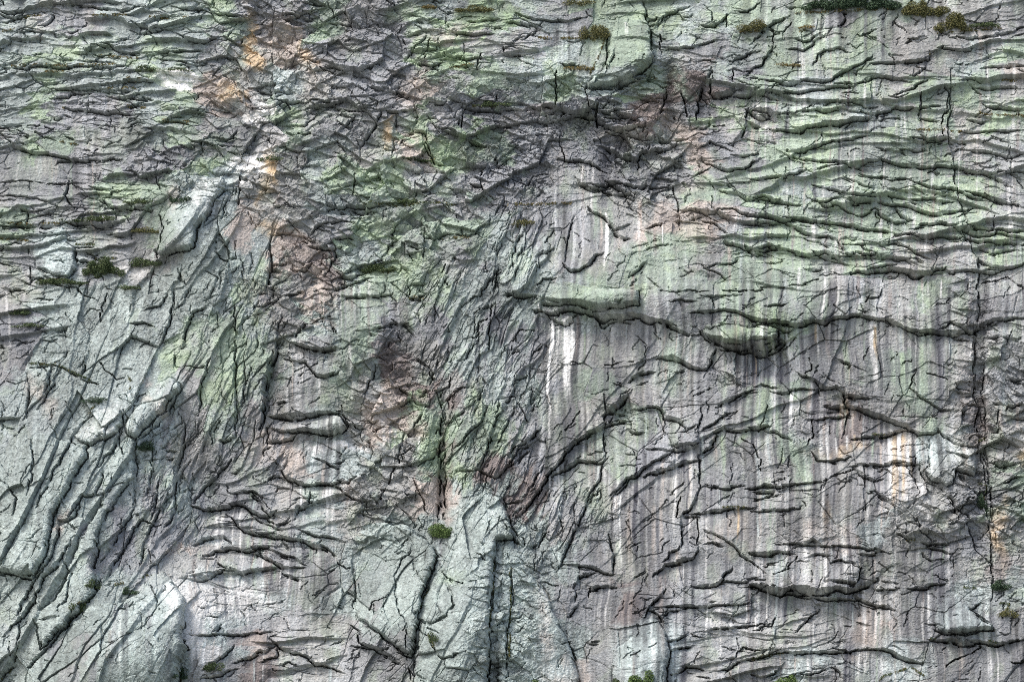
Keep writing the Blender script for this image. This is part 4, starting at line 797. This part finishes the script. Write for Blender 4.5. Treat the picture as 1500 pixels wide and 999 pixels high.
def shrub(name, pxy, wid, hei, mat, label, cat='shrub', group='shrubs rooted on the ledges', lumps=None, size=0.30, dens=1.0):
    """pxy: middle of its foot in photo pixels; wid, hei in pixels (0.1 m)"""
    base = Vector(surf(pxy[0], pxy[1], 0.1)); W = wid * .1; Hh = hei * .1
    root = bpy.data.objects.new(name, None); C.objects.link(root); root.location = base; root.empty_display_size = .3
    V, F = [], []; SV, SF = [], []
    n = lumps or max(4, int(wid / 6))
    for i in range(n):
        fx = (i + .5) / n - .5 + vr.uniform(-.5, .5) / n
        pz = pxy[1]; sp = Vector(surf(pxy[0] + fx * wid, pz - vr.uniform(0, .2) * hei, 0.0)) - base
        k = 1 - (abs(fx) * 1.7) ** 2 * .6
        h = Hh * vr.uniform(.3, 0.95) * max(.35, k)
        r = max(.3, min(W * .5, W / n * vr.uniform(.9, 1.8)))
        ctr = (sp.x, sp.y - vr.uniform(.1, .5), sp.z + h * .5)
        leaves(V, F, ctr, r, r * .8, h * .5, int(dens * 260 * (r * h + .12)) + 40, size)
        foot = Vector((sp.x * .8, sp.y + .2, sp.z - .1))
        SV, SF = [], []; tube(SV, SF, foot, (ctr[0] + vr.uniform(-.4, .4) * r, ctr[1], ctr[2] + h * .2), .06, .02)
        me = bpy.data.meshes.new('stem'); me.from_pydata([tuple(v) for v in SV], [], SF); link('stem', me, M_STEM, root)
    me = bpy.data.meshes.new('foliage'); me.from_pydata([tuple(v) for v in V], [], F); link('foliage', me, mat, root)
    props(root, label, cat, group)
    return root
shrub('bush', (648, 791), 28, 30, M_BRIGHT, 'round bright green bush in the notch left of the central buttress', 'bush', size=.26, lumps=4, dens=1.6)
shrub('fir_bush', (1465, 866), 24, 22, M_FIR, 'small dark green fir bush on a ledge at the lower right', 'bush', size=.24, lumps=4, dens=1.6)
shrub('shrub', (1245, 17), 130, 30, M_FIR, 'long dark green shrub belt along the top edge, right', size=.3, dens=1.4)
shrub('shrub', (1352, 26), 62, 30, M_OLIVE, 'olive brown heath clump at the right end of the dark green top belt', size=.28, dens=1.3)
shrub('shrub', (1396, 48), 46, 28, M_OLIVE, 'heath clump in the corner under the olive brown clump, top right', size=.28, dens=1.3)
shrub('shrub', (1440, 42), 44, 9, M_GREEN, 'flat green cushion on the ledge beside the corner heath clump, top right', size=.24)
shrub('shrub', (1178, 44), 18, 7, M_MOSS, 'tiny rusty brown tuft on bare green rock below the top shrub belt', size=.2)
shrub('shrub', (1158, 99), 28, 7, M_MOSS, 'flat brown cushion on a slanting ledge, second rusty tuft below the top belt', size=.2)
shrub('shrub', (1102, 47), 38, 22, M_OLIVE, 'brown and green heath patch left of the long top belt', size=.24, dens=1.3)
shrub('shrub', (870, 62), 40, 34, M_OLIVE, 'large olive heath patch hanging at the left edge of the smooth green slab', size=.24)
shrub('shrub', (848, 10), 36, 14, M_OLIVE, 'olive heath clump cut by the top edge above the smooth green slab', size=.24)
shrub('shrub', (693, 20), 52, 12, M_OLIVE, 'brownish heath strip high up left of centre at the top', size=.24, dens=1.3)
shrub('shrub', (626, 14), 18, 6, M_MOSS, 'tiny brown tuft left of the brownish heath strip at the top', size=.2)
shrub('shrub', (848, 104), 34, 8, M_MOSS, 'rusty cushion under the large olive heath patch', size=.2)
shrub('shrub', (722, 156), 44, 9, M_GREEN, 'green mossy cushion above the dark shattered hollow', size=.22)
shrub('shrub', (612, 236), 36, 8, M_GREEN, 'dark green cushion on a light green block, upper middle', size=.22)
shrub('shrub', (590, 298), 42, 12, M_GREEN, 'green tuft row on the ledge over the lilac grey wall, middle left', size=.24)
shrub('shrub', (556, 397), 48, 12, M_GREEN, 'flat dark green shrub on the ledge over the pale wall, left of centre', size=.24, dens=1.3)
shrub('shrub', (128, 328), 76, 12, M_GREEN, 'thin dark green shrub row over a purple grey wall, far left', size=.24)
shrub('shrub', (205, 302), 40, 11, M_GREEN, 'small shrub row on the upper of two short ledges, left', size=.24)
shrub('shrub', (213, 342), 36, 10, M_OLIVE, 'olive tuft in broken rock between two green rows, left', size=.22)
shrub('shrub', (264, 300), 22, 20, M_FIR, 'dark upright shrub at the top end of the bluish white smooth slab', size=.26)
shrub('shrub', (92, 418), 68, 11, M_GREEN, 'lower left end of the bushy green terrace below the bluish white plate', size=.26, dens=1.3)
shrub('shrub', (150, 408), 56, 36, M_GREEN, 'tallest bushes in the middle of the bushy green terrace, left', size=.28, dens=1.2)
shrub('shrub', (212, 392), 40, 16, M_GREEN, 'upper right end of the bushy green terrace beside white rubble', size=.26, dens=1.2)
shrub('shrub', (190, 425), 26, 9, M_GREEN, 'small green clump under the white rubble, left', size=.22)
shrub('shrub', (31, 463), 26, 14, M_GREEN, 'small green bush alone at the far left edge below the terrace', size=.24)
shrub('shrub', (42, 482), 36, 8, M_GREEN, 'flat green tuft under the lone bush at the far left edge', size=.22)
shrub('shrub', (140, 592), 26, 14, M_FIR, 'dark tuft in the crack over the whitish block, left buttress', size=.24)
shrub('shrub', (212, 660), 24, 18, M_FIR, 'dark bush in the black niche under the slab with the brown layered edge', size=.26)
shrub('shrub', (140, 864), 20, 18, M_GREEN, 'green bush in the gully left of the pointed buttress top', size=.24)
shrub('shrub', (190, 872), 20, 14, M_FIR, 'dark green bush just left of the pointed buttress top', size=.24)
shrub('shrub', (115, 900), 16, 22, M_GREEN, 'slender green growth in the crack along the upper edge of the pointed buttress', size=.22)
shrub('shrub', (310, 984), 26, 18, M_GREEN, 'green bush in dark rock right of the pointed buttress foot', size=.24)
shrub('shrub', (265, 998), 18, 22, M_FIR, 'dark bush against the right foot of the pointed buttress', size=.24)
shrub('shrub', (395, 238), 30, 9, M_GREEN, 'dark green tuft by the orange streaked rock, upper left', size=.22)
shrub('shrub', (216, 108), 34, 12, M_GREEN, 'short green shrub on the long grassy ledge, top left', size=.24)
shrub('shrub', (262, 107), 32, 7, M_GREEN, 'low green strip left of the white rock patch, top left', size=.22)
shrub('shrub', (634, 948), 10, 26, M_GREEN, 'narrow green growth in a crack below the egg-shaped flake', size=.2)
shrub('shrub', (1440, 752), 14, 34, M_FIR, 'narrow dark green growth left of the rusty gully, right', size=.22)
shrub('shrub', (1476, 906), 22, 16, M_OLIVE, 'small olive clump right of the grey stain under the fir bush', size=.22)
shrub('shrub', (766, 330), 34, 10, M_OLIVE, 'olive green tuft row at the left end of the streaked wall', size=.22)
shrub('shrub', (945, 1014), 44, 30, M_BRIGHT, 'bright green treetop poking in at the bottom edge beside the pale tongue', 'treetop', 'treetops at the bottom edge', size=.32, dens=1.3)
shrub('shrub', (1152, 1010), 26, 22, M_BRIGHT, 'smaller bright treetop at the bottom edge, middle right', 'treetop', 'treetops at the bottom edge', size=.3, dens=1.3)
shrub('shrub', (790, 1012), 60, 14, M_BRIGHT, 'low row of green treetops at the bottom edge left of the pale tongue', 'treetop', 'treetops at the bottom edge', size=.3, dens=1.2)
shrub('shrub', (902, 1012), 24, 16, M_GREEN, 'small darker treetop at the foot of the pale tongue', 'treetop', 'treetops at the bottom edge', size=.3)

# brown and green grass strips along the ledges: nobody could count the tufts
V, F = [], []; V2, F2 = [], []
def tuft_strip(pts, th, dens=1.0, green_=0.25):
    for (x0, y0), (x1, y1) in zip(pts[:-1], pts[1:]):
        L = math.hypot(x1 - x0, y1 - y0)
        for i in range(int(L * 2.2 * dens)):
            t = vr.random(); x = x0 + (x1 - x0) * t; y = y0 + (y1 - y0) * t
            if noise2(np.array([x / 7.0]), np.array([y / 7.0]), 901)[0] < -.35: continue
            y += vr.uniform(-th, th * .3); p = surf(x, y, 0.12)
            vv, ff = (V2, F2) if vr.random() < green_ else (V, F)
            leaves(vv, ff, p, .12, .14, .12, 5, .20, 0)
STRIPS = [T(0, 0, '0 178 80 170'), T(0, 0, '60 370 200 368 420 368 640 366'), T(0, 0, '500 100 740 95 '), T(0, 0, '820 105 1040 110'), T(0, 0, '540 312 760 326'), T(0, 0, '230 405 350 400'),
          T(0, 0, '580 495 760 490'), T(0, 0, '690 447 820 450'), T(0, 0, '340 595 410 597'), T(0, 0, '700 590 800 598'), T(0, 0, '890 673 1040 678'), T(0, 0, '320 780 430 800'), T(0, 0, '130 100 230 90'),
          T(370, 0, '1080 372 1220 362'), T(370, 0, '930 45 1010 48'), T(370, 0, '1200 583 1390 583'), T(370, 0, '850 885 1000 880'), T(370, 250, '600 185 760 185 900 185 1060 185 1130 190'), T(370, 250, '620 555 780 550'),
          T(370, 250, '1040 372 1190 375'), T(370, 250, '860 695 940 698'), T(740, 0, '180 215 330 215 540 215'), T(740, 0, '150 335 200 340'), T(740, 0, '350 385 490 390'), T(740, 0, '800 425 870 425'), T(740, 0, '470 160 550 200 520 300 460 420'),
          T(740, 0, '1280 180 1400 180'), T(740, 250, '0 192 200 185 380 180'), T(740, 250, '40 310 120 305'), T(1100, 0, '240 78 400 70 600 60 780 50'), T(1100, 0, '160 365 270 368'), T(1100, 0, '260 180 330 165'),
          T(1100, 0, '1020 190 1400 160'), T(1100, 0, '1270 445 1500 450'), T(1100, 0, '1230 630 1500 645'), T(1100, 0, '900 722 1160 730'), T(1100, 0, '1360 712 1460 712'), T(1100, 0, '970 310 990 290'),
          T(0, 250, '0 378 160 388'), T(0, 250, '40 295 330 295'), T(0, 250, '210 605 400 605'), T(0, 250, '520 485 640 485'), T(0, 250, '740 340 850 330'), T(0, 250, '380 415 520 410'), T(0, 500, '160 120 280 130 350 150 540 240'),
          T(0, 500, '700 200 740 240 700 280'), T(0, 500, '480 400 560 330'), T(0, 739, '380 580 500 520 560 470 680 430'), T(0, 739, '730 410 830 380'), T(0, 739, '0 950 60 900'), T(0, 739, '320 720 380 640'), T(370, 500, '1060 740 1100 750'),
          T(370, 739, '950 420 960 480 920 560'), T(370, 739, '960 720 1000 800'), T(370, 739, '1410 380 1420 560 1400 700 1410 900'), T(370, 739, '1325 250 1320 500 1300 660'), T(1100, 500, '1240 560 1280 540'), T(1100, 500, '1240 780 1290 800 1270 900'),
          T(1100, 739, '1160 455 1240 460'), T(1100, 739, '1340 540 1420 545 1390 600'), T(1100, 739, '980 735 1020 735'), T(1100, 739, '1300 750 1360 770'), T(1100, 739, '850 205 900 200'), T(1100, 739, '700 965 730 940 880 890 950 940'),
          T(1100, 739, '0 850 80 830 180 815'), T(740, 500, '1190 915 1350 912'), T(740, 739, '30 350 30 600 20 900'), T(1100, 500, '640 510 750 515')]
for i, s in enumerate(STRIPS):
    brown = i < 41 and i not in (15, 16, 17, 18)
    tuft_strip(s, 2.4, 1.0, 0.25 if brown else 0.75)
me = bpy.data.meshes.new('ledge_grass'); me.from_pydata([tuple(v) for v in V], [], F); me.materials.append(M_MOSS)
o = bpy.data.objects.new('ledge_grass', me); C.objects.link(o); props(o, 'rusty brown grass and heath in thin strips along the ledges', 'grass', None, 'stuff')
me = bpy.data.meshes.new('ledge_moss'); me.from_pydata([tuple(v) for v in V2], [], F2); me.materials.append(M_GREEN)
o = bpy.data.objects.new('ledge_moss', me); C.objects.link(o); props(o, 'dark green moss in thin strips along ledges and cracks', 'moss', None, 'stuff')
